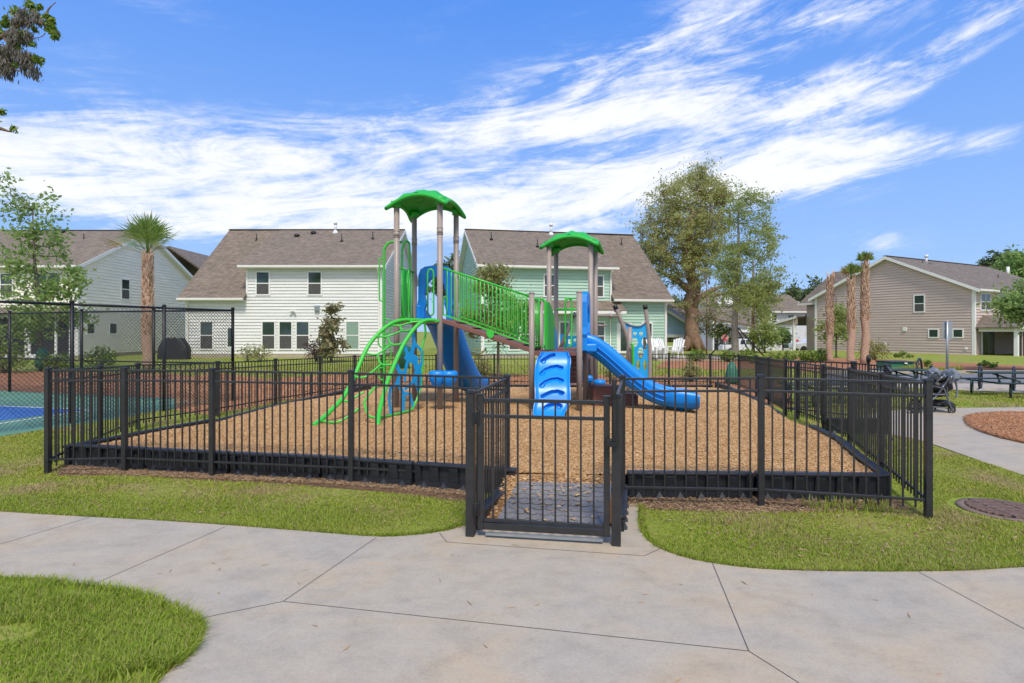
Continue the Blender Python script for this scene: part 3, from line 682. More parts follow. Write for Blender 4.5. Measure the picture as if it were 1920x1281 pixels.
# curved roofs
def roof(ca, cb, cc, cd, z0):            # posts front-left, front-right, back-right, back-left
    c = (ca+cb+cc+cd)/4; U = (cb-ca).normalized(); V = (cc-cb).normalized()
    def top(u, v, off=0.0):
        a = u*(.655-.055*(1-v*v)); b = v*(.70-.06*(1-u*u))
        au, av = abs(u), abs(v)
        z = z0 + .23*(1-abs(u)**2.0) + .17*(1-abs(v)**2.2)
        rib = .032*math.exp(-((au-.52)/.10)**2)*(1-.25*av) + .028*math.exp(-(u/.11)**2) + .018*math.exp(-((av-.80)/.08)**2)
        rib += .014*math.sin(6*u+2)*math.cos(5*v)
        p = c + U*a + V*b; return Vector((p.x, p.y, z + (rib if off == 0 else 0) - off))
    r = MB(); n = 41
    r.grid(n, n, lambda i, j: top(2*i-1, 2*j-1))
    r.grid(n, n, lambda i, j: top(2*i-1, 2*j-1, .03))
    ro = r.build('roof', M['greenp'], ps)
    e = MB(); E = [top(-1+2*k/24, -1, .022) for k in range(24)] + [top(1, -1+2*k/24, .022) for k in range(24)] + [top(1-2*k/24, 1, .022) for k in range(24)] + [top(-1, 1-2*k/24, .022) for k in range(24)]
    e.tube(E, .040, 12, closed=True); e.build('roof_rim', M['greenp'], ro)
    e = MB()
    for cx_, cy_, rr in ((.0, 0, .26), (-.42, .3, .2), (.42, .3, .2), (-.42, -.35, .18)):
        e.tube([top(cx_+rr*math.cos(a), cy_+rr*math.sin(a), .034) for a in [2*math.pi*k/20 for k in range(20)]], .007, 6, closed=True)
    e.build('roof_emboss', M['greenp'], ro)
    for p in (ca, cb, cc, cd): e = MB(); e.lathe([(.085, -.02), (.085, .05), (.12, .10)], 16, (p.x, p.y, z0+.03)); e.build('roof_socket', M['greenp'], ro)
roof(pA, pC, pD, pB, 4.20); roof(q1, q3, q4, q2, 3.655)

def tub(name, pts, r=.017, mat='green', n=6, parent=None, smooth=True):
    m = MB(); m.tube(catmull(pts, n) if smooth else pts, r, 12); return m.build(name, M[mat], parent or ps)
# bridge between the towers
br1 = W(829, 601, 11.40); br2 = W(995, 657, 11.45); bb1 = br1 + (pD-pC)*.96 + Vector((.0, 0, .01)); bb2 = br2 + (pG-pE)*.96
for a, b in ((br1, br2), (bb1, bb2)):
    m = MB(); m.bar(a, b, .05, .085); m.build('bridge_beam', M['brown'], ps, bevel=.008)
m = MB(); m.hexa([br1-Vector((0,0,.03)), br2-Vector((0,0,.03)), bb2-Vector((0,0,.03)), bb1-Vector((0,0,.03)), br1+Vector((0,0,.025)), br2+Vector((0,0,.025)), bb2+Vector((0,0,.025)), bb1+Vector((0,0,.025))]); bd = m.build('bridge_deck', M['brown'], ps)
m = MB()
for i in range(5):
    t = .12 + .19*i; a = br1.lerp(br2, t); b = bb1.lerp(bb2, t); m.bar(a + Vector((0,0,.035)), b + Vector((0,0,.035)), .10, .02)
m.build('tread', M['brown'], bd, bevel=.005)
def bridge_rail(t0, t1, b0, b1, n, lean):
    f = MB(); f.tube([t0, t1], .019, 12); rl = f.build('bridge_top_rail', M['green'], ps)
    f = MB(); f.bar(b0, b1, .035, .03); f.build('bridge_bottom_rail', M['green'], ps)
    f = MB()
    for i in range(1, n):
        t = i/n; a = b0.lerp(b1, t); b = t0.lerp(t1, t)
        nb = (a+b)/2 + lean
        f.tube([a, (a*2+nb)/3 , nb, (b*2+nb)/3, b], .0105, 8)
    f.build('baluster', M['green'], rl)
bridge_rail(W(831, 503, 11.42), W(993, 555.5, 11.45), W(831, 590, 11.42), W(993, 645, 11.45), 21, Vector((0, -.015, 0)))
k1 = (pD-pC)*.9; k2 = (pG-pE)*.9
bridge_rail(W(831, 503, 11.42)+k1, W(993, 555.5, 11.45)+k2, W(831, 590, 11.42)+k1, W(993, 645, 11.45)+k2, 21, Vector((0, .03, 0)))
for (x, y) in ((920, 626),):
    m = MB(); m.prism([W(x-7, y-10, 11.38), W(x+6, y-6, 11.38), W(x+6, y+4, 11.38), W(x+1, y+9, 11.38), W(x-5, y+6, 11.38), W(x-8, y, 11.38)], (0, .03, 0)); m.build('bracket', M['green'], ps, fixn=True)
tub('hand_loop', [W(831, 590, 11.6), W(831.5, 562, 11.6), W(834, 556.5, 11.6), W(837, 562, 11.6), W(839, 590, 11.6)], .012)
# vertical bar panels on the two decks
def loop(x0, x1, y0, y1, D, r=.0165, name='hand_loop', D2=None):
    D2 = D2 or D; c = min(6, (x1-x0)*.45)
    P = [W(x0, y1, D), W(x0, y0+c*1.3, D), W(x0+c*.4, y0+c*.3, D), W(x0+c, y0, D), W(x1-c, y0, D2), W(x1-c*.3, y0+c*.4, D2), W(x1, y0+c*1.3, D2), W(x1, y1-c, D2), W(x1-c*.5, y1-c*.3, D2), W(x0+c, y1, D2)]
    m = MB(); m.tube(P, r, 12); return m.build(name, M['green'], ps)
loop(802, 813, 505, 592, 11.55)
loop(1060.4, 1072, 560, 651, 11.2); tub('rail', [W(1060.4, 656, 11.2), W(1060.4, 566, 11.2), W(1064, 560, 11.2), W(1080, 559.6, 11.15)], .0165, n=5)
loop(1010.5, 1021.5, 560, 651, 11.35); tub('rail', [W(1000, 560.5, 11.45), W(1012, 560.5, 11.42), W(1020, 566, 11.4), W(1022, 572, 11.4), W(1022, 657, 11.4)], .0165, n=5)
for i in range(5): tub('rail', [pE.lerp(pG, .15+.17*i) + Vector((0,0,1.38)), pE.lerp(pG, .15+.17*i) + Vector((0,0,2.36))], .011, smooth=False)
tub('rail', [pE + Vector((0,0,2.37)), pG + Vector((0,0,2.37))], .018, smooth=False); tub('rail', [pE + Vector((0,0,1.42)), pG + Vector((0,0,1.42))], .018, smooth=False)
# solid green activity panel with a curved front
def slabp(name, pts, D, D2, mat, th=.04):
    """polygon in frame pixels laid between two depths (left edge D, right edge D2)"""
    xs = [p[0] for p in pts]; x0, x1 = min(xs), max(xs)
    P = [W(x, y, D + (D2-D)*(x-x0)/(x1-x0)) for x, y in pts]
    m = MB(); n = Vector((P[0]-P[1]).cross(P[2]-P[1])).normalized()
    m.prism(P, n*th); return m.build(name, M[mat], ps, fixn=True, bevel=.006)
slabp('activity_panel', [(1023, 566), (1027, 567), (1032, 579), (1036, 594), (1037, 610), (1037, 656), (1024, 656)], 11.5, 12.3, 'greenp')
slabp('activity_panel', [(1036, 609), (1041, 622), (1042, 656), (1037, 656)], 12.4, 12.7, 'blue')
tub('rail', [W(1044, 580.5, 13.6), W(1108, 580.5, 13.2)], .03, smooth=False)
# left tower, side panel of bars
for i in range(2): tub('rail', [pA + Vector((.0, .05, (2.02, 3.02)[i])), pB + Vector((0, -.05, (2.02, 3.02)[i]))], .018, smooth=False)
for i in range(6): tub('rail', [pA.lerp(pB, .12+.15*i) + Vector((0,0,2.0)), pA.lerp(pB, .12+.15*i) + Vector((0,0,3.02))], .013, smooth=False)
slabp('activity_panel', [(754, 508), (760, 507), (761, 560), (760, 594), (755, 594), (753.5, 560)], 12.0, 12.2, 'greenp', .03)
for a, c in ((755, 0), (768, 1)):
    tub('rail', [Z3(300+c*60, 365, 12.1), Z3(300+c*60, 700, 12.1), Z3(310+c*60, 770, 12.1), Z3(335+c*30, 785, 12.1)], .016)
# climbing pole with loops beside the left tower
DP = 12.45
tub('climbing_pole', [Z3(143, 1560, DP), Z3(143, 1200, DP), Z3(143, 260, DP), Z3(150, 170, DP), Z3(185, 122, DP), Z3(235, 112, DP), Z3(300, 116, DP+.1)], .026, n=8)
tub('climbing_pole', [Z3(303, 760, DP), Z3(303, 260, DP), Z3(306, 170, DP), Z3(330, 118, DP), Z3(348, 105, DP+.1), Z3(366, 130, DP+.1), Z3(370, 190, DP+.1), Z3(372, 780, DP+.1)], .022, n=8)
for pts in ([(135, 258), (112, 262), (103, 290), (102, 600), (112, 632), (135, 640)], [(150, 800), (178, 803), (196, 830), (201, 880), (190, 918), (160, 930), (125, 932)], [(140, 952), (100, 955), (90, 1000), (105, 1040), (140, 1060)], [(146, 1020), (185, 1045), (205, 1100), (200, 1150), (180, 1180), (146, 1188)], [(140, 1230), (100, 1240), (92, 1290), (108, 1330), (140, 1345)]):
    tub('foot_loop', [Z3(x, y, DP) for x, y in pts], .015)
# arched net climber
def rails(pts, D0, D1): 
    n = len(pts); L = [0]
    for a, b in zip(pts, pts[1:]): L.append(L[-1] + math.hypot(b[0]-a[0], b[1]-a[1]))
    return [Z4(x, y, D0 + (D1-D0)*(l/L[-1])**.8) for (x, y), l in zip(pts, L)]
LR = rails([(88, 1168), (200, 1080), (370, 910), (440, 800), (515, 650), (600, 450), (665, 335), (740, 250), (820, 178), (900, 130), (1000, 107), (1090, 108), (1190, 112)], 9.45, 11.7)
RR = rails([(740, 1168), (752, 1040), (790, 880), (830, 740), (880, 610), (940, 470), (1000, 345), (1080, 225), (1135, 162), (1190, 122), (1245, 108), (1310, 110)], 9.45, 11.35)
arch = MB(); arch.tube(catmull(LR, 6), .038, 14); ar = arch.build('arch_rail', M['green'], ps)
arch = MB(); arch.tube(catmull(RR, 6), .038, 14); arch.build('arch_rail', M['green'], ps)
def zdepth(y): return 11.55 - (max(0, y-110)/1060)**.75*2.05
def net(pts, r=.0185): tub('climber_rung', [Z4(x, y, zdepth(y)) for x, y in pts], r, n=3)
for pts in ([(905, 145), (1000, 118), (1060, 105), (1080, 125), (1180, 118)], [(868, 160), (960, 163), (1080, 130), (1190, 122)], [(960, 163), (985, 213), (1070, 210)], [(735, 272), (838, 270), (985, 213)], [(838, 270), (872, 350), (975, 348)], [(625, 443), (735, 450), (872, 350)], [(735, 450), (772, 550), (880, 553)], [(505, 678), (600, 682), (665, 640), (772, 550)], [(380, 912), (445, 918), (560, 850), (600, 830)], [(185, 1118), (250, 1130), (345, 1128), (445, 1070), (560, 985)], [(600, 930), (630, 880), (700, 790), (745, 772)], [(600, 930), (620, 1000), (650, 1070), (750, 1090)]): net(pts)
side = [(740, 1085), (870, 1062), (1000, 1030), (1070, 1008), (1110, 950), (1140, 870), (1172, 760), (1180, 600), (1188, 500), (1175, 420), (1190, 340), (1215, 250), (1208, 150), (1200, 118)]
tub('side_frame', [Z4(x, y, 9.95 + .0032*(x-740)) for x, y in side], .021, n=3)
web = MB()
def wbar(m, pts, w, th, dep, zr):
    for (x0, y0), (x1, y1) in zip(pts, pts[1:]):
        L = math.hypot(x1-x0, y1-y0); nx, ny = -(y1-y0)/L*w/2, (x1-x0)/L*w/2; ex, ey = (x1-x0)/L*w*.32, (y1-y0)/L*w*.32
        poly = [(x0-ex+nx*.7, y0-ey+ny*.7), (x0-ex-nx*.7, y0-ey-ny*.7), (x0-nx, y0-ny), (x1-nx, y1-ny), (x1+ex-nx*.7, y1+ey-ny*.7), (x1+ex+nx*.7, y1+ey+ny*.7), (x1+nx, y1+ny), (x0+nx, y0+ny)]
        k = rnd.uniform(-.004, .004)
        m.prism([zr(x, y, dep(x, y)+k) for x, y in poly], (0, th, 0))
wd = lambda x, y: 10.35 + .0030*(x-850)
for pts, w in (([(1092, 235), (1105, 340)], 28), ([(1105, 335), (1065, 480)], 40), ([(1005, 372), (1045, 470)], 34), ([(1040, 470), (1110, 510)], 90), ([(1105, 340), (1180, 420), (1184, 520)], 26), ([(1184, 520), (1145, 600)], 30), ([(1110, 520), (1130, 600)], 46), ([(1040, 500), (1012, 620)], 30), ([(925, 555), (960, 635)], 34), ([(950, 632), (1015, 632)], 34), ([(962, 645), (930, 745), (862, 800)], 34), ([(862, 800), (852, 900), (868, 1055)], 26), ([(1140, 600), (1112, 700)], 56), ([(1112, 700), (1078, 735), (1012, 800)], 28), ([(1112, 715), (1150, 840), (1172, 700), (1160, 610)], 24), ([(1012, 640), (1008, 720)], 22), ([(940, 745), (1000, 850)], 34), ([(1000, 850), (988, 1025)], 34), ([(1005, 840), (1060, 850), (1090, 975)], 26), ([(870, 1055), (862, 960)], 20)):
    wbar(web, pts, w, .03, wd, Z4)
web.build('web_panel', M['bluew'], ps)
# slides
PROF = [(-.27,.19),(-.315,.17),(-.325,.10),(-.30,-.02),(-.24,-.13),(-.12,-.175),(0,-.185),(.12,-.175),(.24,-.13),(.30,-.02),(.325,.10),(.315,.17),(.27,.19),(.25,.17),(.245,.05),(.20,-.07),(.10,-.125),(0,-.135),(-.10,-.125),(-.20,-.07),(-.245,.05),(-.25,.17)]
def slide(pts, mat='blue', sc=1.0, flare=True, name='slide'):
    P = catmull(pts, 8); m = MB(); n = len(PROF); vs = []
    for i, p in enumerate(P):
        t = (P[min(i+1, len(P)-1)] - P[max(i-1, 0)]).normalized(); a = Vector((t.y, -t.x, 0)).normalized(); u = a.cross(t).normalized()
        if u.z < 0: u = -u
        k = i/(len(P)-1); w = sc*(1 + (.14*max(0, (k-.8)/.2)**2 if flare else 0)); hh = sc*(1 - (.35*max(0, (k-.85)/.15)**2 if flare else 0))
        for x, z in PROF: vs.append(p + a*x*w + u*(z if z < 0 else z*hh))
    fs = [(i*n+k, i*n+(k+1) % n, (i+1)*n+(k+1) % n, (i+1)*n+k) for i in range(len(P)-1) for k in range(n)]
    m.add(vs, fs, True); b = (len(P)-1)*n; m.add([vs[k] for k in range(n)], [tuple(range(n))]); m.add([vs[b+k] for k in range(n)], [tuple(range(n))])
    s = m.build(name, M[mat], ps); return s
o2 = Vector((1.44, 11.65, 0)); s2 = Vector((.985, -.16, 0))
sl2 = slide([o2 + s2*t + Vector((0,0,z)) for t, z in ((-.02, 1.50), (.18, 1.44), (.42, 1.27), (.70, 1.02), (1.0, .76), (1.3, .555), (1.6, .455), (1.88, .42), (2.16, .425))])
m = MB(); q = o2 + s2*1.86; m.tube([q + Vector((0,0,.15)), q + Vector((0,0,.36))], .035, 12); m.build('slide_leg', M['blue'], sl2)
# rib along the slide's outer wall
m = MB()
for oz in (.03, -.07): m.tube(catmull([o2 + s2*t + Vector((-.05, -.325 if oz > 0 else -.29, z+oz)) for t, z in ((.25, 1.40), (.42, 1.27), (.70, 1.02), (1.0, .76), (1.3, .56), (1.55, .47))], 6), .014, 8)
m.build('slide_rib', M['blue'], sl2)
# entry hood of the right slide: thick moulded frame seen nearly edge-on
def hood(a, b, z0, z1, th, name, wide=.14, out=None):
    d = (b-a).normalized(); n = Vector((d.y, -d.x, 0)); L = (b-a).length
    def Q(x, z): return a + d*x + Vector((0, 0, z))
    o = [(0, z0), (0, z0+.25), (-.03, z0+.32), (.0, z0+.45), (0, z1-.22), (.05, z1-.08), (.16, z1-.02), (L/2, z1), (L-.16, z1-.02), (L-.05, z1-.08), (L, z1-.22), (L, z0+.45), (L+.03, z0+.32), (L, z0+.25), (L, z0)]
    i_ = [(L-wide, z0), (L-wide, z0+.2), (L-wide-.05, z0+.35), (L-wide, z0+.55), (L-wide-.05, z1-.42), (L-wide-.15, z1-.30), (L/2, z1-.25), (wide+.15, z1-.30), (wide+.05, z1-.42), (wide, z0+.55), (wide+.05, z0+.35), (wide, z0+.2), (wide, z0)]
    m = MB(); m.prism([Q(x, z) - n*th/2 for x, z in o + i_], n*th); h = m.build(name, M['blue'], ps, fixn=True, bevel=.018)
    m = MB(); m.tube([Q(.03, z1-.3) - n*th*.6, Q(.10, z1-.1) - n*th*.6, Q(L/2, z1-.05) - n*th*.6, Q(L-.10, z1-.1) - n*th*.6, Q(L-.03, z1-.3) - n*th*.6], .02, 8); m.build('hood_rim', M['blue'], h)
hood(pF + Vector((.10, .08, 0)), pH + Vector((.03, -.12, 0)), 1.36, 2.52, .11, 'slide_hood')
m = MB(); m.box(1.40, 1.62, 11.18, 11.30, 1.34, 1.50); m.box(1.44, 1.56, 11.26, 12.05, 1.30, 1.42); m.build('slide_shoulder', M['blue'], ps, bevel=.03)
hood(pB + Vector((.10, .0, 0)), pD + Vector((-.08, .06, 0)), 1.98, 3.16, .10, 'slide_hood')
m = MB(); c1 = (pB+pD)/2; m.box(c1.x-.42, c1.x-.32, c1.y+.06, c1.y+.13, 1.9, 2.3); m.build('slide_shoulder', M['blue'], ps, bevel=.02)
o1 = Vector((-1.66, 12.72, 0)); s1 = Vector((.26, .965, 0))
slide([o1 + s1*t + Vector((0,0,z)) for t, z in ((0, 2.03), (.2, 1.98), (.45, 1.80), (.8, 1.45), (1.2, 1.06), (1.6, .72), (2.0, .47), (2.35, .37), (2.65, .36))], sc=1.12)
# wavy climbing panel with curved footholds, pressed into the sheet
slots = [[(450, 300), (510, 258), (570, 225), (628, 208)], [(432, 492), (500, 430), (590, 392), (680, 380), (748, 400)], [(432, 670), (500, 612), (590, 575), (680, 565), (755, 590)], [(455, 830), (520, 795), (600, 762), (690, 755), (760, 778)], [(480, 1010), (540, 970), (610, 950), (680, 948), (732, 972)]]
ends = [(470, 298), (455, 480), (725, 405), (455, 660), (732, 592), (738, 780), (708, 985)]
def edge(y):      # left and right edge of the panel in the close-up
    T = [(160, 430, 850), (215, 418, 862), (240, 385, 880), (300, 362, 886), (420, 342, 872), (600, 336, 868), (760, 345, 880), (880, 345, 882), (980, 322, 850), (1060, 315, 800), (1140, 320, 780)]
    for a, b in zip(T, T[1:]):
        if y <= b[0]: t = (y-a[0])/(b[0]-a[0]); return a[1]+(b[1]-a[1])*t, a[2]+(b[2]-a[2])*t
    return T[-1][1:]
def seg_d(px, py, pts):
    best = 1e9
    for (x0, y0), (x1, y1) in zip(pts, pts[1:]):
        dx, dy = x1-x0, y1-y0; t = max(0, min(1, ((px-x0)*dx+(py-y0)*dy)/(dx*dx+dy*dy))); best = min(best, math.hypot(px-x0-t*dx, py-y0-t*dy))
    return best
def wave(u, v, back=0):
    y = 160 + 980*v; a, b = edge(y); x = a + (b-a)*u
    D = 11.12 - .86*v**1.1 + .05*math.sin(v*9)
    d = 0
    if back == 0:
        for s in slots:
            k = seg_d(x, y, s); d = max(d, .075*max(0, min(1, (26-k)/8)))
        for e in ends:
            k = math.hypot(x-e[0], y-e[1]); d = max(d, .085*max(0, min(1, (36-k)/8)))
        rim = min(x-a, b-x); d -= .028*max(0, min(1, (26-rim)/10)) - .020*max(0, 1-abs(rim-40)/10)
    return Z8(x, y, D + d + back)
m = MB(); m.grid(90, 150, lambda u, v: wave(u, v)); m.grid(2, 30, lambda u, v: wave(u, v, .10)); m.grid(2, 60, lambda u, v: wave(0, v, .10*u)); m.grid(2, 60, lambda u, v: wave(1, v, .10*u)); m.grid(60, 2, lambda u, v: wave(u, 0, .10*v)); m.grid(60, 2, lambda u, v: wave(u, 1, .10*v))
m.build('climbing_panel', M['blue'], ps)
# perforated maroon panel below the right deck, blue ledge and stool
m = MB(); a = W(1070, 664, 12.25); b = W(1083, 716, 12.25); m.box(a.x-.25, b.x+.04, 12.25, 12.29, b.z, a.z)
pn = m.build('lower_panel', M['brown'], ps)
m = MB()
for i in range(5):
    for j in range(2): c = W(1072+j*6, 672+i*8.5, 12.235); m.tube([c, c + Vector((0, .02, 0))], .018, 8)
m.build('peg', M['post'], pn)
m = MB(); m.box(1.12, 1.75, 12.6, 12.85, .62, .78); m.build('ledge', M['blue'], ps, bevel=.05)
st = MB(); c = W(1124, 717, 13.9); st.lathe([(.05, -.1), (.13, -.06), (.15, 0), (.13, .05), (.05, .07)], 20, c); st.build('stool_seat', M['blue'], ps)
# twin drum on the left tower's post
dr = MB()
for cx_ in (820, 842):
    c = W(cx_, 703, 11.2); dr.lathe([(.04, -.26), (.10, -.2), (.15, -.10), (.17, .0), (.16, .055), (.13, .075)], 24, c)
dr.build('drum', M['blue'], ps)
m = MB(); c = W(831, 706, 11.25); m.box(c.x-.2, c.x+.2, c.y, c.y+.1, c.z-.04, c.z+.02); m.build('drum_bracket', M['blue'], ps, bevel=.01)
for a, b in (((800, 603), (824, 601)),):
    m = MB(); m.bar(W(800, 603, 11.35), W(824, 601, 11.35), .06, .05); m.build('bracket', M['green'], ps)
# step blocks
for x0, x1, yt, D, lab in ((1112, 1162, 726, 12.3, 'taller maroon moulded step block behind the foot of the right slide'), (1162, 1197, 740, 12.3, 'lower maroon moulded step block under the slide, right of the taller one')):
    t = thing('step_block', lab, 'step', W(x0, yt, D).xy.to_3d(), 0); a = W(x0, yt, D-.4); b = W(x1, yt, D-.4)
    m = MB(); m.box(a.x, b.x, D-.4, D+.15, .1, a.z); m.build('block', M['brown'], t, bevel=.025)
    m = MB(); m.box(a.x+.05, b.x-.05, D-.38, D+.1, a.z, a.z+.012); m.build('step_pad', M['brown'], t)
# ------------------------------------------------------------------ rear climbing frame with two holed panels
cf = thing('climbing_frame', 'taupe pole climbing frame with light blue holed panels, behind the right slide', 'climbing frame', W(1195, 720, 15).xy.to_3d())
DF = 14.6
def cpole(pts, r=.052, cap=True):
    m = MB(); P = catmull([ZS(x, y, DF) for x, y in pts], 6); m.tube(P, r, 16); o = m.build('pole', M['post'], cf)
    if cap:
        t = (P[0]-P[1]).normalized(); m = MB(); m.tube([P[0]-t*.08, P[0]+t*.03], r+.008, 16); m.build('pole_cap', M['black'], o)
cpole([(212, 285), (290, 470), (370, 700), (372, 900), (372, 1290)]); cpole([(573, 282), (600, 480), (622, 700), (632, 1000), (622, 1290)], .05)
m = MB(); m.tube([ZS(390, 535, DF-.6), ZS(390, 1090, DF-.6)], .055, 16); m.build('pole', M['post'], cf)
m = MB(); m.tube([ZS(432, 1020, DF-.7), ZS(432, 1290, DF-.7)], .052, 16); m.build('pole', M['post'], cf)
m = MB(); m.tube(catmull([ZS(400, 735, DF-.75), ZS(424, 760, DF-.75), ZS(430, 900, DF-.75), ZS(428, 1010, DF-.75), ZS(400, 1050, DF-.75)], 6), .03, 10); m.build('handle', M['green'], cf)
m = MB(); m.tube([ZS(-330, 385, DF-.1), ZS(262, 402, DF)], .035, 12); m.tube([ZS(140, 385, DF-.1), ZS(180, 410, DF-.1)], .06, 10); m.build('overhead_bar', M['post'], cf)
m = MB(); m.tube([ZS(-35, 512, DF+.4), ZS(112, 518, DF+.4)], .025, 10); m.tube([ZS(200, 345, DF), ZS(290, 350, DF)], .02, 8); m.build('crossbar', M['post'], cf)
# panel with real holes: a fine sheet of cells with the cells inside the holes left out
holes = [((452, 612), 22, 26), ((523, 612), 22, 30), ((447, 720), 42, 62), ((566, 712), 34, 62), ((520, 845), 34, 72), ((490, 985), 24, 62), ((574, 990), 24, 66), ((530, 1110), 14, 34), ((570, 785), 22, 18)]
def panel_cells(zr, D, hl, lx, rx, ytop, y1, name, nx=44, ny=110):
    m = MB(); idx = {}
    def V(i, j, b):
        k = (i, j, b)
        if k not in idx:
            u = i/nx; yb = y1; yt = ytop(u); y = yt + (yb-yt)*j/ny; x = lx(y) + (rx(y)-lx(y))*u
            idx[k] = len(m.v); m.v.append(tuple(zr(x, y, D + b*.03)))
        return idx[k]
    def solid(i, j):
        if not (0 <= i < nx and 0 <= j < ny): return False
        u = (i+.5)/nx; yt = ytop(u); y = yt + (y1-yt)*(j+.5)/ny; x = lx(y) + (rx(y)-lx(y))*u
        return not any((abs((x-c[0])/a)**1.6 + abs((y-c[1])/b)**1.6) < 1 for c, a, b in hl)
    for i in range(nx):
        for j in range(ny):
            if not solid(i, j): continue
            for b in (0, 1): m.f.append((V(i,j,b), V(i+1,j,b), V(i+1,j+1,b), V(i,j+1,b))); m.sm.append(False)
            for di, dj, e in ((-1,0,((i,j),(i,j+1))), (1,0,((i+1,j),(i+1,j+1))), (0,-1,((i,j),(i+1,j))), (0,1,((i,j+1),(i+1,j+1)))):
                if not solid(i+di, j+dj): m.f.append((V(*e[0],0), V(*e[1],0), V(*e[1],1), V(*e[0],1))); m.sm.append(False)
    return m.build(name, M['bluew'], cf, fixn=True)
pw = panel_cells(ZS, DF, holes, lambda y: 325 + max(0, min(1, (y-480)/420))**.9*120, lambda y: 592 + max(0, min(1, (y-480)/300))*28, lambda u: 478 + 50*math.sin(math.pi*u**.95)*1.0, 1230, 'holed_panel')
m = MB(); m.tube(catmull([ZS(320, 470, DF-.03), ZS(400, 508, DF-.03), ZS(480, 522, DF-.03), ZS(540, 508, DF-.03), ZS(592, 455, DF-.03)], 5), .016, 8); m.build('panel_edge_rod', M['post'], cf)
# its twin on the left, mostly hidden behind the right deck
def cp2(a, b): 
    m = MB(); m.tube([a, b], .05, 14); m.build('pole', M['post'], cf)
cp2(W(1079, 586, DF), W(1046, 664, DF)); cp2(W(1046, 664, DF), W(1044, 712, DF)); cp2(W(1098, 640, DF), W(1096, 712, DF))
panel_cells(lambda x, y, D: W(x, y, D), DF, [((1068, 641), 4, 5), ((1078, 638), 2.4, 3.5), ((1061, 634), 3, 4), ((1088, 645), 3.4, 5), ((1075, 655), 4, 4), ((1066, 672), 4, 9), ((1084, 674), 4, 9)], lambda y: 1050, lambda y: 1096, lambda u: 626 + 4*math.sin(math.pi*u), 708, 'holed_panel', 40, 60)
m = MB(); m.box(W(1048, 700, DF).x, W(1096, 700, DF).x, DF-.05, DF, .55, .66); m.build('ledge', M['blue'], cf)
# ------------------------------------------------------------------ houses
def house_fn(o, rz, sx):
    R = Matrix.Rotation(rz, 3, 'Z'); o = Vector((o[0], o[1], 0))
    def T(x, y, z): return o + R @ Vector((sx*x, y, z))
    return T
def fac(o, d, px, py):          # frame pixel -> (distance along a facade, height)
    k = (px-CX)/F; t = (k*o[1]-o[0]) / (d[0]-k*d[1]); D = o[1] + d[1]*t
    return t, EYE + (HZ-py)*D/F
def clap(m, P, z0, z1, xl, xr, h=.205, lap=.045):
    z = z0
    while z < z1 - 1e-4:
        t = min(z+h, z1); a, b, c, d = xl(z), xr(z), xr(t), xl(t)
        if b > a + .02:
            if c < d: c = d = (c+d)/2
            m.add([P(a, lap, z), P(b, lap, z), P(c, .0, t), P(d, .0, t)], [(0,1,2,3)])
            m.add([P(a, 0, z), P(b, 0, z), P(b, lap, z), P(a, lap, z)], [(0,1,2,3)])
        z = t
def roofslab(name, quad, mat, parent, th=.16):
    """quad: eave-left, eave-right, ridge-right, ridge-left (top surface)"""
    q = [Vector(p) for p in quad]; dn = Vector((0, 0, -th)); me = bpy.data.meshes.new(name)
    o = ORG[parent.name]; vs = [tuple(p-o) for p in q] + [tuple(p+dn-o) for p in q]
    me.from_pydata(vs, [], [(0,1,2,3), (7,6,5,4), (0,4,5,1), (1,5,6,2), (2,6,7,3), (3,7,4,0)])
    u = (q[1]-q[0]).normalized(); n = u.cross(q[3]-q[0]).normalized(); w = n.cross(u)
    uv = me.uv_layers.new(name='UVMap')
    for li, l in enumerate(me.loops):
        p = Vector(vs[l.vertex_index]) + o - q[0]; uv.data[li].uv = (p.dot(u), p.dot(w))
    me.materials.append(mat); ob = bpy.data.objects.new(name, me); COL.objects.link(ob); ob.parent = parent; ORG[ob.name] = o; return ob
def window(t, P, x0, x1, z0, z1, hung=True, upper='glass', lower='screen', name='window', fr='white', mull=0):
    w = .085; m = MB()
    m.pbox(P, x0-w, x1+w, .0, .075, z0-w, z0); m.pbox(P, x0-w, x1+w, .0, .075, z1, z1+w); m.pbox(P, x0-w, x0, .0, .074, z0, z1); m.pbox(P, x1, x1+w, .0, .074, z0, z1)
    zm = (z0+z1)/2
    if hung: m.pbox(P, x0, x1, .0, .062, zm-.03, zm+.03)
    for i in range(mull): xm = x0 + (x1-x0)*(i+1)/(mull+1); m.pbox(P, xm-.03, xm+.03, 0, .066, z0, z1)
    f = m.build(name, M[fr], t)
    m = MB()
    m.add([P(x0, .052, zm if hung else z0), P(x1, .052, zm if hung else z0), P(x1, .052, z1), P(x0, .052, z1)], [(0,1,2,3)]); m.build('pane', M[upper], f)
    if hung: m = MB(); m.add([P(x0, .055, z0), P(x1, .055, z0), P(x1, .055, zm), P(x0, .055, zm)], [(0,1,2,3)]); m.build('pane', M[lower], f)
    return f
def vents(t, T, lst):
    for kind, x, y, z in lst:
        m = MB(); p = T(x, y, z); b = MB()
        if kind == 'stack':
            m.tube([p, p + Vector((0,0,.55))], .035, 8); m.tube([p + Vector((0,0,-.02)), p + Vector((0,0,.10))], .11, 8); m.build('vent_pipe', M['black'], t)
        elif kind == 'flue':
            m.tube([p, p + Vector((0,0,.75))], .09, 10); m.tube([p + Vector((0,0,.6)), p + Vector((0,0,.8))], .14, 10); m.lathe([(.28, -.15), (.12, .12)], 12, p); m.build('flue', M['pipe'], t)
        else:
            m.lathe([(.2, -.05), (.2, .12), (.1, .2)], 12, p); m.build('roof_vent', M['black'], t)
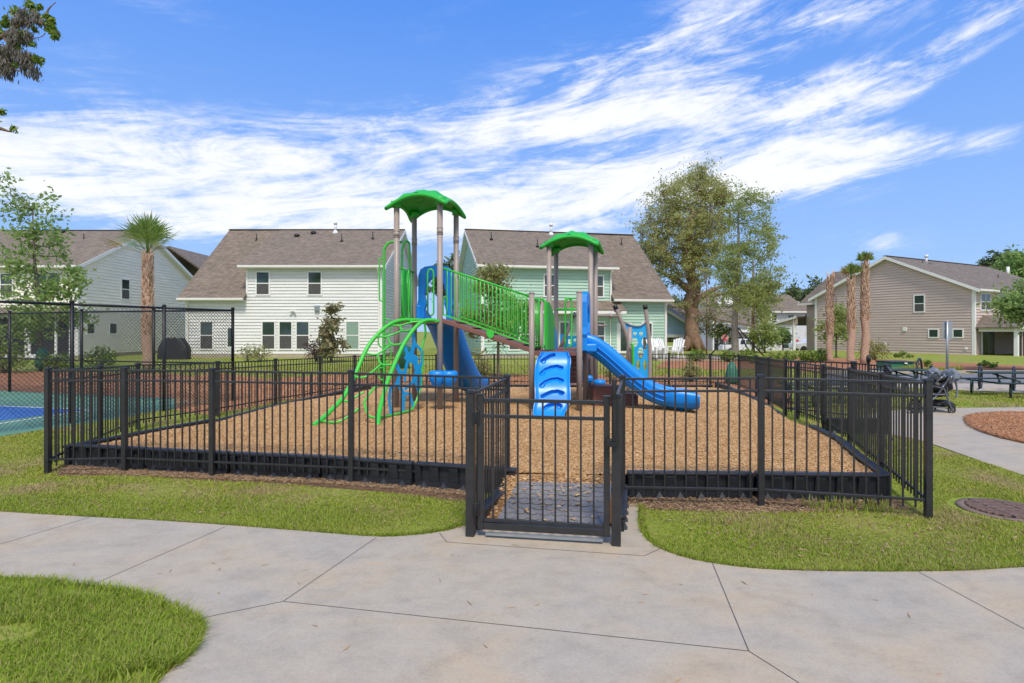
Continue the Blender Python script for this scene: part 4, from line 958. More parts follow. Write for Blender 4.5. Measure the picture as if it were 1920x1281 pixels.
def big_house(name, label, o, rz, sx, L, Ld, sid, depth=13, ze=5.95, yr=6.5, zr=9.4, ze2=3.86, zb=0, roofm='roof'):
    t = thing(name, label, 'house', (o[0], o[1], 0)); T = house_fn(o, rz, sx)
    Pf = lambda x, q, z: T(x, -q, z); Ps = lambda y, q, z: T(-q, y, z); Pe = lambda y, q, z: T(L+q, y, z)
    sl = (zr-ze)/(yr+.45); ex = .35
    def rz_(y): return min(ze + sl*(y+.45), zr - (zr-(ze-.1))/(depth+.45-yr)*(y-yr)) - .18
    m = MB(); clap(m, Pf, zb+.25, ze+sl*.45-.15, lambda z: 0, lambda z: Ld if z > ze2+.15 else L)
    if L > Ld: pass
    clap(m, Ps, zb+.25, zr, lambda z: max(0, min(yr, (z+.18-ze)/sl-.45)) , lambda z: min(depth, max(yr, yr + (zr-.18-z)/((zr-(ze-.1))/(depth+.45-yr)))))
    m.add([T(L, 0, zb), T(L, depth, zb), T(L, depth, ze2), T(L, yr, zr-.2), T(L, 0, ze2)], [(0,1,2,3,4)]); m.add([T(0, depth, zb), T(L, depth, zb), T(L, depth, ze), T(0, depth, ze)], [(0,1,2,3)])
    m.build('wall', sid, t)
    m = MB(); m.pbox(Pf, -.02, L, -.05, .025, zb, zb+.26); m.pbox(Ps, 0, depth, -.05, .025, zb, zb+.26); m.build('foundation', M['conc'], t)
    for q in [(Pf, -.055, .14, .0, .055, zb+.2, ze-.06), (Ps, 0, .14, 0, .054, zb+.2, ze-.06), (Ps, depth-.14, depth+.05, 0, .055, zb+.2, ze-.06)] + ([(Pf, Ld-.12, Ld, 0, .055, ze2+.1, ze), (Pf, L-.14, L+.05, 0, .055, zb+.2, ze2)] if L > Ld else []):
        m = MB(); m.pbox(*q); m.build('corner_board', M['white'], t)
    roofslab('roof', [T(-ex, -.45, ze), T(Ld+.35, -.45, ze), T(Ld+.35, yr, zr), T(-ex, yr, zr)], M[roofm], t)
    roofslab('roof', [T(-ex, depth+.45, ze-.1), T(L+ex, depth+.45, ze-.1), T(L+ex, yr, zr-.01), T(-ex, yr, zr-.01)], M[roofm], t)
    if L > Ld:
        roofslab('roof', [T(Ld-.05, -.46, ze2), T(L+ex, -.46, ze2), T(L+ex, yr, zr-.012), T(Ld-.05, yr, zr-.012)], M[roofm], t)
        m = MB(); s2_ = (zr-ze2)/(yr+.46); m.add([T(Ld, 0, ze2+s2_*.46-.1), T(Ld, 0, ze+sl*.45-.1), T(Ld, yr-.2, zr-.3)], [(0,1,2)]); m.build('dormer_wall', sid, t)
    # gutters, fascia, rakes, soffit
    m = MB(); m.pbox(Pf, -ex, Ld+.35, .45, .56, ze-.17, ze-.02); m.build('gutter', M['gutter'], t, bevel=.02)
    if L > Ld: m = MB(); m.pbox(Pf, Ld-.02, L+ex, .46, .57, ze2-.17, ze2-.02); m.build('gutter', M['gutter'], t, bevel=.02)
    m = MB(); m.pbox(Pf, -ex+.02, Ld+.3, .03, .46, ze-.20, ze-.165)
    if L > Ld: m.pbox(Pf, Ld, L+ex, .03, .46, ze2-.20, ze2-.165)
    m.build('soffit', M['white'], t)
    for (y0, z0, y1, z1) in ((-.47, ze-.02, yr, zr-.02), (depth+.47, ze-.12, yr, zr-.02)):
        m = MB()
        for xa, xb in ((-ex-.03, -ex+.005),):
            m.hexa([T(xa, y0, z0-.24), T(xb, y0, z0-.24), T(xb, y1, z1-.24), T(xa, y1, z1-.24), T(xa, y0, z0-.01), T(xb, y0, z0-.01), T(xb, y1, z1-.01), T(xa, y1, z1-.01)])
        m.hexa([T(-ex, y0, z0-.20), T(0, y0, z0-.20), T(0, y1, z1-.20), T(-ex, y1, z1-.20), T(-ex, y0, z0-.165), T(0, y0, z0-.165), T(0, y1, z1-.165), T(-ex, y1, z1-.165)])
        m.build('rake_board', M['white'], t, fixn=True)
    # ridge cap
    m = MB(); m.bar(T(-ex, yr, zr+.01), T(L+ex, yr, zr+.01), .3, .04); m.build('ridge_cap', M[roofm], t)
    return t, T, Pf, Ps
def downpipe(t, P, x, ztop, zb=0):
    m = MB(); m.tube([P(x, .5, ztop), P(x, .45, ztop-.15), P(x, .12, ztop-.45), P(x, .09, ztop-.6), P(x, .09, zb+.15), P(x, .25, zb+.05)], .045, 8); m.build('downpipe', M['gutter'], t)
# white house in the middle left
o2h = (-8.46, 38.0); h2, T, Pf, Ps = big_house('house', 'white lap-sided two-storey house with brown roof behind the left tower', o2h, 0, -1, 12.62, 8.75, M['sid_white'])
def rect2(x0, y0, x1, y1):
    a, zt = fac((o2h[0], o2h[1]), (-1, 0), x1, y0); b, zb_ = fac((o2h[0], o2h[1]), (-1, 0), x0, y1); return a, b, zb_, zt
for r, lo in (((482, 511, 504.5, 552), 'screen'), ((579, 511, 602, 552), 'screen'), ((493, 604, 515, 654), 'screen'), ((525, 604, 547, 654), 'screen'), ((557, 604, 579, 654), 'screen'), ((650, 604, 672.5, 654), 'blind'), ((377, 604, 399, 654), 'screen')):
    window(h2, Pf, *rect2(*r), lower=lo, upper='blind' if lo == 'blind' else 'glass')
a, b, z0, z1 = rect2(425, 611, 441, 658); m = MB(); m.pbox(Pf, a, b, 0, .05, z0, z1); dd = m.build('door', M['white'], h2); m = MB(); m.pbox(Pf, a+.1, b-.1, .05, .06, z0+.3, z1-.15); m.build('door_glass', M['glass'], dd)
a, b, z0, z1 = rect2(591, 573, 600, 584); m = MB(); m.pbox(Pf, a, b, 0, .18, z0, z1); m.pbox(Pf, a+.06, b-.06, .18, .2, z0+.05, z1-.05); m.build('dryer_vent', M['steel'], h2, bevel=.02)
a, b, z0, z1 = rect2(546, 580, 555, 590); m = MB(); zc = (z0+z1)/2; xc = (a+b)/2
m.pbox(Pf, xc-.05, xc+.05, 0, .12, zc-.05, zc+.05)
for s in (-1, 1): m.tube([Pf(xc+.05*s, .12, zc), Pf(xc+.17*s, .25, zc+.06)], .06, 8)
m.build('floodlight', M['white'], h2)
downpipe(h2, Pf, .15, 5.8); downpipe(h2, Pf, 12.5, 3.75)
sl_ = 3.45/6.95
vents(h2, T, [('stack', 1.6, 4.4, 8.35), ('stack', 3.7, 3.9, 8.1), ('flue', 4.75, 5.9, 9.1), ('cap', 6.3, 5.6, 8.95), ('cap', 7.3, 5.0, 8.65), ('stack', 10.4, 5.3, 8.35)])
# mint house
o3 = (-1.93, 37.6); rz3 = math.radians(11.3); d3 = (math.cos(rz3), math.sin(rz3))
h3, T, Pf, Ps = big_house('house', 'mint green lap-sided two-storey house with brown roof behind the right tower', o3, rz3, 1, 12.7, 8.78, M['sid_mint'], zr=9.33)
def rect3(x0, y0, x1, y1):
    a, zt = fac(o3, d3, x0, y0); b, zb_ = fac(o3, d3, x1, y1); a, zt = fac(o3, d3, x0, y0); return a, b, zb_, zt
for r in ((1021, 516, 1038, 555), (1113, 518, 1130, 556), (977, 604, 992, 650), (1050, 605, 1065, 655), (1119, 605, 1132, 655), (955, 604, 972, 655), (1205, 607, 1221, 655)): window(h3, Pf, *rect3(*r))
for r in ((1082, 605, 1096, 655),): window(h3, Pf, *rect3(*r))
a, b, z0, z1 = rect3(1160, 609, 1180, 662); m = MB(); m.pbox(Pf, a-.15, b+.15, 0, .05, z0, z1+.12); dd = m.build('door', M['white'], h3); m = MB(); m.pbox(Pf, a+.12, b-.05, .05, .065, z0+.15, z1-.1); m.build('door_glass', M['glass'], dd)
a, b, z0, z1 = rect3(985, 573, 1158, 590)
roofslab('porch_roof', [Pf(a, .95, z0+.28), Pf(b+.25, .95, z0+.28), Pf(b+.1, .0, z0+.95), Pf(a, 0, z0+.95)], M['roof'], h3, .1)
m = MB(); m.pbox(Pf, a, b+.22, .9, 1.02, z0+.02, z0+.2); m.pbox(Pf, a, b+.2, 0, .9, z0+.0, z0+.04); m.build('porch_beam', M['white'], h3)
downpipe(h3, Pf, 8.65, 5.8); downpipe(h3, Pf, 12.6, 3.75)
vents(h3, T, [('stack', 1.3, 4.2, 8.25), ('stack', 4.4, 3.0, 7.65), ('flue', 6.2, 6.0, 9.1), ('stack', 11.6, 5.3, 8.3)])
m = MB(); m.pbox(Ps, 3.2, 4.1, 0, .07, 4.1, 5.4); m.build('side_window', M['white'], h3)
# cream house at left with its gable to the right
o1h = (-27.0, 36.5); h1, T, Pf, Ps = big_house('house', 'cream lap-sided house with a tall gable behind the palm and chain-link fence', o1h, 0, -1, 20, 20, M['sid_cream'], depth=13.4, ze=5.78, yr=6.6, zr=9.1)
def rects(o, d, r, x0, y0, x1, y1):
    a, zt = fac(o, d, x0, y0); b, zb_ = fac(o, d, x1, y1); return min(a, b), max(a, b), zb_, zt
for r in ((227, 524, 241, 561),): window(h1, Ps, *rects(o1h, (0, 1), 0, *r))
for r in ((162.5, 607, 175, 625), (204.5, 607, 217, 625)): window(h1, Ps, *rects(o1h, (0, 1), 0, *r), hung=False)
def rect1(x0, y0, x1, y1):
    a, zt = fac(o1h, (-1, 0), x1, y0); b, zb_ = fac(o1h, (-1, 0), x0, y1); return a, b, zb_, zt
for r in ((92, 513, 112, 554), (70, 513, 88, 554), (3, 514, 24, 554)): window(h1, Pf, *rect1(*r))
# its screened porch
a, b, z0, z1 = rect1(-60, 594, 136, 670)
m = MB(); m.pbox(Pf, a, b, .02, .12, .25, z1); sp = m.build('porch_screen', M['dark'], h1)
m = MB()
for x in (a, a+.9, a+2.55, a+2.75, b-1.5): m.pbox(Pf, x-.07, x+.07, .1, .2, .2, z1)
m.pbox(Pf, a-.1, b, .08, .22, z1-.02, z1+.22); m.pbox(Pf, a-.1, b, .1, .6, .08, .28); m.build('porch_frame', M['white'], h1)
roofslab('porch_roof', [Pf(a-.3, .75, z1+.2), Pf(b, .75, z1+.2), Pf(b, 0, z1+.6), Pf(a-.3, 0, z1+.6)], M['roof2'], h1, .08)
vents(h1, T, [('stack', 3.0, 4.6, 8.0), ('cap', 5.6, 6.1, 8.9), ('stack', 9.4, 4, 7.8)])
# house behind it: only a roof end shows
t = thing('house', 'dark gable roof of a further house showing between the cream and the white house', 'house', (-27.2, 52, 0))
m = MB(); m.box(-38.5, -28.2, 53.5, 64, 0, 6.2); m.build('wall', M['sid_cream'], t)
roofslab('roof', [Vector((-27.6, 52.2, 7.2)), Vector((-27.6, 65, 7.2)), Vector((-30.6, 65, 9.3)), Vector((-30.6, 52.2, 9.3))], M['roof2'], t); roofslab('roof', [Vector((-39, 52.2, 6.3)), Vector((-39, 65, 6.3)), Vector((-30.6, 65, 9.29)), Vector((-30.6, 52.2, 9.29))], M['roof2'], t)
# taupe house at right
o5 = (33.1, 42.0); rz5 = math.radians(28.5); d5 = (-math.sin(rz5), math.cos(rz5)); b5 = (math.cos(rz5), math.sin(rz5))
h5, T, Pf, Ps = big_house('house', 'taupe lap-sided house with a wide white-edged gable behind the three palms', o5, rz5, 1, 16, 16, M['sid_taupe'], depth=12.2, ze=4.72, yr=6.0, zr=7.75, zb=-.25, roofm='roof2')
for r, hg in (((1715.5, 555, 1733, 584), True), ((1743, 618.5, 1759, 632), False), ((1788.5, 618.5, 1805, 632), False)): window(h5, Ps, *rects(o5, d5, 0, *r), hung=hg, lower='screen' if hg else 'glass')
for r, mu in (((1838, 551, 1855, 581), 1), ((1871, 553, 1878.5, 582), 0), ((1902.5, 555, 1911, 584), 0)): window(h5, Pf, *rects(o5, b5, 0, *r), mull=mu)
a, b, z0, z1 = rects(o5, b5, 0, 1831, 611, 1990, 667)
m = MB(); clap(m, lambda x, q, z: Pf(x, .02+q, z), -.1, z1, lambda z: a, lambda z: b); m.build('porch_back_wall', M['sid_taupe'], h5)
m = MB(); m.pbox(Pf, a+.5, a+2.4, .08, .14, -.1, 2.1); dd = m.build('sliding_door', M['white'], h5); m = MB()
for x in (a+.58, a+1.5): m.pbox(Pf, x, x+.82, .14, .16, 0, 2.02)
m.build('door_glass', M['glass'], dd)
m = MB(); m.pbox(Pf, a, b, 0, 2.4, -.24, -.10); m.build('porch_floor', M['conc'], h5)
m = MB()
for x in (a+.05, a+3.6, a+7.2): m.pbox(Pf, x-.11, x+.11, 2.2, 2.42, -.1, z1-.25)
m.pbox(Pf, a-.1, b, 2.2, 2.42, z1-.42, z1-.12); m.pbox(Pf, a, a+.1, .1, 2.4, z1-.42, z1-.12); m.build('porch_frame', M['white'], h5)
m = MB(); m.pbox(Pf, a+.15, b, 2.28, 2.30, -.1, z1-.4)
me_ = m.build('porch_screen', M['mesh'], h5)
m = MB()
for x in (a+.9, a+1.7, a+2.5): m.pbox(Pf, x-.04, x+.04, 2.25, 2.33, -.05, z1-.42)
m.build('screen_bar', M['sid_taupe'], h5)
roofslab('porch_roof', [Pf(a-.3, 2.6, z1-.1), Pf(b, 2.6, z1-.1), Pf(b, 0, z1+.75), Pf(a+.8, 0, z1+.75)], M['roof2'], h5, .08)
roofslab('porch_roof', [Pf(a-.3, 0, z1-.1), Pf(a-.3, 2.6, z1-.1), Pf(a+.79, .02, z1+.74), Pf(a+.79, 0, z1+.74)], M['roof2'], h5, .08)
m = MB(); m.pbox(Pf, a-.3, b, 2.58, 2.70, z1-.22, z1-.10); m.build('gutter', M['gutter'], h5, bevel=.02)
for (x, y, w, nm) in ((1697, 617.5, .3, 'wall_vent'), (1660, 645, .2, 'wall_outlet'), (1812, 653.5, .18, 'wall_outlet')):
    q, z = fac(o5, d5, x, y); m = MB(); m.pbox(Ps, q-w/2, q+w/2, 0, .1, z-w/2, z+w/2); m.build(nm, M['white'], h5, bevel=.02)
vents(h5, T, [('flue', 5.0, 5.6, 7.3), ('stack', 3.2, 5.0, 7.0), ('cap', 4.2, 5.0, 7.1), ('stack', 10, 2.6, 5.9)])
# front wing with a hipped roof, and open carport, behind the palms
TW = lambda x, q, z: T(x, 12.2 + q, z)
m = MB(); clap(m, lambda y, q, z: T(1.2-q, 12.2+y, z), -.2, 4.4, lambda z: 0, lambda z: 1.7); m.build('wing_wall', M['sid_taupe'], h5)
roofslab('wing_roof', [T(.6, 9.0, 4.3), T(.6, 14.3, 4.3), T(3.2, 12.6, 7.2), T(3.2, 7.5, 7.2)], M['roof2'], h5)
m = MB(); m.bar(T(.55, 9.0, 4.2), T(.55, 14.4, 4.2), .1, .16); m.build('gutter', M['gutter'], h5)
roofslab('carport_roof', [T(-.3, 13.9, 3.1), T(5.5, 13.9, 3.1), T(5.5, 16.9, 2.35), T(-.3, 16.9, 2.35)], M['roof2'], h5, .1)
m = MB()
for y, zt in ((14.35, 2.95), (16.6, 2.35)):
    m.bar(T(0, y, -.6), T(0, y, zt), .22, .22, (1, 0, 0))
m.bar(T(0, 14.3, 2.2), T(0, 16.7, 2.2), .2, .28); m.build('carport_frame', M['white'], h5)
m = MB(); m.hexa([T(-.33, 13.9, 2.9), T(-.3, 13.9, 2.9), T(-.3, 16.95, 2.15), T(-.33, 16.95, 2.15), T(-.33, 13.9, 3.1), T(-.3, 13.9, 3.1), T(-.3, 16.95, 2.35), T(-.33, 16.95, 2.35)]); m.build('rake_board', M['white'], h5)
m = MB(); m.add([T(-.1, 13.9, 3.0), T(-.1, 16.6, 2.3), T(-.1, 13.9, 2.3)], [(0,1,2)]); m.build('gable_infill', M['sid_taupe'], h5)
# house far right behind
t = thing('house', 'pale gable end of a house above the right end of the taupe roof', 'house', (50, 60, 0))
m = MB(); m.box(47.5, 66, 62, 72, -1.5, 6.6); m.build('wall', M['sid_mint'], t)
roofslab('roof', [W(1840, 502, 60), W(1990, 547, 60), W(1990, 547, 60)+Vector((2, 14, 0)), W(1840, 502, 60)+Vector((2, 14, 0))], M['roof2'], t, .2)
m = MB(); m.bar(W(1838, 503.5, 59.9), W(1990, 549, 59.9), .1, .3); m.build('rake_board', M['white'], t)
m = MB(); m.add([W(1838, 505, 60.05), W(1990, 550, 60.05), W(1990, 640, 60.05), W(1838, 640, 60.05)], [(0,1,2,3)]); m.build('gable_wall', M['sid_pale'], t)
m = MB(); p = W(1890, 520, 62); m.tube([p, p + Vector((0,0,1.1))], .14, 10); m.build('flue', M['pipe'], t)

# smaller houses in the distance
def small_house(label, x0, x1, y0, y1, ze, zr, zb, sid, wins=(), ridge='x', roofm='roof', porch=None):
    t = thing('house', label, 'house', ((x0+x1)/2, y0, zb)); m = MB()
    m.box(x0, x1, y0, y1, zb-.3, ze)
    if ridge == 'y': m.prism([(x0, y0, ze), (x1, y0, ze), ((x0+x1)/2, y0, zr-.1)], (0, y1-y0, 0))
    m.build('wall', sid, t)
    if ridge == 'x':
        yc = (y0+y1)/2; roofslab('roof', [Vector((x0-.4, y0-.5, ze)), Vector((x1+.4, y0-.5, ze)), Vector((x1+.4, yc, zr)), Vector((x0-.4, yc, zr))], M[roofm], t); roofslab('roof', [Vector((x0-.4, y1+.5, ze)), Vector((x1+.4, y1+.5, ze)), Vector((x1+.4, yc, zr)), Vector((x0-.4, yc, zr))], M[roofm], t)
        m = MB(); m.box(x0-.4, x1+.4, y0-.62, y0-.5, ze-.22, ze-.02); m.build('gutter', M['gutter'], t)
        m = MB(); m.add([(x0-.02, y0, ze), (x0-.02, y1, ze), (x0-.02, yc, zr-.2)], [(0,1,2)]); m.build('gable', sid, t)
    else:
        xc = (x0+x1)/2
        roofslab('roof', [Vector((x0-.5, y0-.4, ze-.15)), Vector((x0-.5, y1+.4, ze-.15)), Vector((xc, y1+.4, zr)), Vector((xc, y0-.4, zr))], M[roofm], t); roofslab('roof', [Vector((x1+.5, y0-.4, ze-.15)), Vector((x1+.5, y1+.4, ze-.15)), Vector((xc, y1+.4, zr)), Vector((xc, y0-.4, zr))], M[roofm], t)
        for s, xa in ((-1, x0-.5), (1, x1+.5)):
            m = MB(); m.bar((xa, y0-.43, ze-.25), (xc, y0-.43, zr-.12), .06, .25, (0, 1, 0)); m.build('rake_board', M['white'], t)
    P = lambda x, q, z: Vector((x, y0-q, z))
    for a, b, c, d in wins: window(t, P, a, b, c, d, lower='glass')
    return t, P
# blue house between the mint house and the oak
tb = thing('house', 'light blue gabled house wing between the mint house and the big oak trunk', 'house', (15, 55, 0))
q = [W(1238, 574, 52), W(1296, 614, 52), W(1310, 622, 52), W(1310, 629, 52), W(1236, 629, 52)]
m = MB(); m.prism(q, (0, 9, 0)); m.build('wall', M['sid_blue'], tb, fixn=True)
roofslab('roof', [W(1236, 572, 51.6), W(1312, 621, 51.6), W(1312, 621, 51.6)+Vector((4, 11, 0)), W(1236, 572, 51.6)+Vector((4, 11, 1))], M['roof'], tb, .2)
roofslab('roof', [W(1250, 580, 58), W(1420, 612, 58), W(1420, 577, 64), W(1262, 577, 64)], M['roof'], tb, .2)
m = MB(); m.bar(W(1237, 573, 51.5), W(1312, 622, 51.5), .1, .22); m.build('rake_board', M['white'], tb)
m = MB(); m.bar(W(1232, 630, 51.9), W(1310, 630, 51.9), .2, .25)
for x in (1236, 1288, 1308): m.bar(W(x, 630, 51.9), W(x, 668, 51.9), .25, .25, (0, 1, 0))
m.build('porch_frame', M['white'], tb)
zd = -1.15
tw, P = small_house('white two-storey house with stacked porches behind the big oak', 25.2, 33.0, 76, 88, 4.9, 7.3, zd, M['sid_pale'], [(25.8+1.05*i+.1, 26.3+1.05*i+.2, zz, zz+1.5) for i in range(7) for zz in (2.6, -.6)])
m = MB()
for i in range(6): m.box(25.2+i*1.45, 25.36+i*1.45, 73.6, 73.8, zd, 4.7)
m.box(25.0, 32.7, 73.5, 76, 1.55, 1.85); m.box(25.0, 32.7, 73.5, 73.9, 4.5, 4.8); m.box(25.0, 32.7, 73.55, 73.62, 2.6, 2.7); m.build('porch_frame', M['white'], tw)
roofslab('porch_roof', [Vector((24.8, 73.2, 4.8)), Vector((33, 73.2, 4.8)), Vector((33, 76, 5.5)), Vector((24.8, 76, 5.5))], M['roof'], tw, .12)
m = MB(); m.prism([(25.6, 73.4, 4.85), (28.4, 73.4, 4.85), (27, 73.4, 6.3)], (0, 3, 0)); m.build('gable', M['white'], tw, fixn=True)
small_house('pale side wall of a grey-white house seen through the second tree', 33.2, 38.5, 77, 88, 4.3, 6.8, zd, M['sid_pale'], [(33.9, 34.7, 2.4, 3.8), (36.2, 37, 2.4, 3.8), (35.4, 36.6, -.6, .6)])
small_house('small white house with a steep front gable, left of the three palms', 38.6, 43.0, 84, 92, 2.2, 6.0, zd-.3, M['sid_pale'], [(39.4, 40.2, .2, 1.6), (41.2, 42, .2, 1.6)], 'y')
small_house('distant white and blue cottage with a row of upper windows', 43.6, 50.0, 88, 98, 3.6, 6.2, zd-.3, M['sid_blue'], [(44.1+1.1*i, 44.8+1.1*i, 1.8, 3.0) for i in range(5)] + [(44.5, 45.4, -.9, .6), (47.5, 48.4, -.9, .6)])
small_house('distant grey roofed cottage with a small gable, seen just left of the carport', 50.6, 56.5, 88, 99, 3.0, 6.4, zd-.3, M['sid_pale'], [(51.2, 52, .4, 1.7), (53, 53.8, .4, 1.7)], 'y', 'roof2')
small_house('pale house seen through the carport opening', 57.0, 66, 96, 104, 4.2, 6.5, zd-.3, M['sid_pale'], [(57.6+1.5*i, 58.3+1.5*i, 1.6, 3.2) for i in range(5)])
# ------------------------------------------------------------------ chain-link court fences
def chain(label, posts, ht=2.27, mid=None):
    t = thing('chain_link_fence', label, 'chain-link fence', (posts[0][0], posts[0][1], 0), 0, 'black chain-link fencing round the sports court')
    for p in posts:
        m = MB(); m.tube([(p[0], p[1], 0), (p[0], p[1], ht)], .036, 12); o = m.build('fence_post', M['chain'], t)
        m = MB(); m.lathe([(.042, 0), (.042, .03), (.02, .05)], 12, (p[0], p[1], ht)); m.build('post_cap', M['chain'], o)
    for a, b in zip(posts, posts[1:]):
        m = MB(); m.tube([(a[0], a[1], ht-.03), (b[0], b[1], ht-.03)], .024, 10); m.build('top_rail', M['chain'], t)
        if mid: m = MB(); m.tube([(a[0], a[1], mid), (b[0], b[1], mid)], .018, 8); m.build('middle_rail', M['chain'], t)
    P = [Vector((p[0], p[1], 0)) for p in posts]; L = [0]
    for a, b in zip(P, P[1:]): L.append(L[-1] + (b-a).length)
    def at(s, z):
        s = max(0, min(L[-1], s))
        for i in range(len(P)-1):
            if s <= L[i+1]+1e-6: q = P[i].lerp(P[i+1], (s-L[i])/(L[i+1]-L[i])); return Vector((q.x, q.y, z))
    m = MB(); g = .082; H = ht-.05; n = int((L[-1]+H)/g)
    for i in range(n):
        for sgn in (1, -1):
            s0 = i*g - (H if sgn > 0 else 0); s1 = s0 + H*1
            a0, a1 = s0, s1
            z0, z1 = (.03, H) if sgn > 0 else (H, .03)
            u0, u1 = max(0, a0), min(L[-1], a1)
            if u1 - u0 < .03: continue
            k = lambda u: z0 + (z1-z0)*(u-a0)/(a1-a0)
            cuts = [u0] + [l for l in L[1:-1] if u0 < l < u1] + [u1]
            for c, d in zip(cuts, cuts[1:]): m.tube([at(c, k(c)), at(d, k(d))], .0036, 3, caps=False)
    m.build('wire_mesh', M['chain'], t)
    return t
cc = (-6.83, 14.35)
chain('near black chain-link fence along the edge of the green sports court', [(-9.35, 8.35), (-8.25, 11.0), (-7.53, 12.7), cc])
chain('far black chain-link fence behind the sports court, in front of the planting bed', [cc, (-8.98, 14.7), (-11.3, 15.4), (-14.3, 16.7), (-17.5, 18.0)], mid=.96)
# ------------------------------------------------------------------ small things round the scene
t = thing('grill', 'barbecue grill under a crumpled black cover against the white house', 'grill', (-20.5, 35.8, 0))
m = MB()
def gfn(u, v):
    a = 2*math.pi*u; k = v; w = .95*(1-.42*max(0, (k-.45)/.55)**1.4); d = .42*(1-.25*k)
    c, s = math.cos(a), math.sin(a); e = .62
    return (-20.6 + w*math.copysign(abs(c)**e, c) + .05*mnoise.noise(Vector((c*3, s*3, k*4))), 35.8 + d*math.copysign(abs(s)**e, s), 1.28*k + (.10*mnoise.noise(Vector((c*2, s*2, 7))) if k > .5 else 0))
m.grid(40, 16, gfn, closed_u=True); m.add([gfn(i/40, 1) for i in range(40)], [tuple(range(40))]); m.build('cover', M['grill'], t)
def adirondack(loc, rz, label):
    t = thing('garden_chair', label, 'chair', loc, rz, 'white garden chairs'); t.location.z = 0
    ORG[t.name] = Vector((0, 0, 0))
    m = MB()
    for i in range(5): x = -.22+.11*i; h = .95 + .10*math.cos(x*6); m.hexa([(x-.045,.25,.33),(x+.045,.25,.33),(x+.045,.29,.33),(x-.045,.29,.33),(x*1.25-.05,.52,h),(x*1.25+.05,.52,h),(x*1.25+.05,.55,h),(x*1.25-.05,.55,h)])
    m.build('backrest', M['white'], t)
    m = MB()
    for i in range(5): m.box(-.26, .26, -.3+.12*i, -.2+.12*i, .40-.03*i, .42-.03*i)
    m.build('seat', M['white'], t)
    for s in (-1, 1):
        m = MB(); m.box(s*.34-.07, s*.34+.07, -.35, .4, .58, .61); m.build('armrest', M['white'], t)
        m = MB(); m.box(s*.30-.02, s*.30+.02, -.32, -.22, 0, .58); m.build('leg', M['white'], t)
        m = MB(); m.box(s*.30-.02, s*.30+.02, .25, .33, 0, .58); m.build('leg', M['white'], t)
    t.scale = (1.12,)*3; return t
def gd(px, D): return (W(px, 620, D).x, D, 0)
m = MB(); a = gd(1225, 34.5); m.box(a[0], a[0]+5.3, 33.5, 37.5, 0, .12); tag(m.build('patio_slab', M['conc']), kind='structure')
for px, rz, lab, D in ((1228, .1, 'white wooden garden chair facing the playground, leftmost on the patio', 35), (1247, .5, 'white slatted garden chair in the middle of the patio', 35.8), (1266, -.7, 'white slatted garden chair turned sideways, nearest to the oak trunk', 35)):
    c = adirondack(gd(px, D), rz, lab); c.location.z = .12
t = thing('outdoor_table', 'small white side table between the patio chairs', 'table', gd(1238, 34.6)); p = gd(1238, 34.4)
m = MB(); m.box(p[0]-.3, p[0]+.3, 34.2, 34.7, .72, .78); m.build('tabletop', M['white'], t)
for s in (-1, 1):
    for q in (34.25, 34.62): m = MB(); m.box(p[0]+s*.25-.03, p[0]+s*.25+.03, q-.03, q+.03, .12, .72); m.build('leg', M['white'], t)
# road sign seen from behind
t = thing('road_sign', 'grey back of a rectangular sign on a tall steel pole behind the stroller', 'sign', gd(1776, 23)); p = Vector(gd(1776, 23))
m = MB(); m.tube([p, p + Vector((0,0,2.13))], .045, 10); m.build('pole', M['steel'], t)
m = MB(); a = W(1767, 603.5, 23.06); b = W(1785.5, 636, 23.06); m.box(a.x, b.x, 23.055, 23.062, b.z, a.z); m.build('sign_plate', M['steel'], t, bevel=.003)
# stop signs
def stop(px, py, D, r, label, zb):
    p = W(px, py, D); t = thing('stop_sign', label, 'stop sign', (p.x, D, zb))
    m = MB(); m.tube([(p.x, D, zb), (p.x, D, p.z+r*.6)], .04, 8); m.build('pole', M['black'], t)
    o = [Vector((p.x + r*math.cos(math.pi/8 + k*math.pi/4), D-.05, p.z + r*math.sin(math.pi/8 + k*math.pi/4))) for k in range(8)]
    m = MB(); m.prism(o, (0, .012, 0)); f = m.build('sign_face', M['red'], t, fixn=True)
    m = MB(); m.tube([Vector((p.x + r*.9*math.cos(math.pi/8 + k*math.pi/4), D-.055, p.z + r*.9*math.sin(math.pi/8 + k*math.pi/4))) for k in range(8)], r*.035, 5, closed=True); m.build('sign_border', M['white'], f)
    cu = bpy.data.curves.new('lettering', 'FONT'); cu.body = 'STOP'; cu.align_x = 'CENTER'; cu.align_y = 'CENTER'; cu.size = r*.86; cu.extrude = .003; cu.space_character = 1.05
    lo = bpy.data.objects.new('lettering', cu); COL.objects.link(lo); cu.materials.append(M['white']); lo.parent = f
    b = ORG[f.name]; lo.location = (p.x-b.x, D-.058-b.y, p.z-b.z); lo.rotation_euler = (math.pi/2, 0, 0)
    me = bpy.data.meshes.new_from_object(lo); l2 = bpy.data.objects.new('lettering', me); COL.objects.link(l2); l2.parent = f; l2.location = lo.location; l2.rotation_euler = lo.rotation_euler; bpy.data.objects.remove(lo); l2.name = 'lettering'
stop(1359, 634, 58, .36, 'red octagonal STOP sign in front of the white pickup truck', -.4)
stop(1494, 641, 66, .30, 'small distant red octagonal STOP sign seen inside the carport opening', -.9)
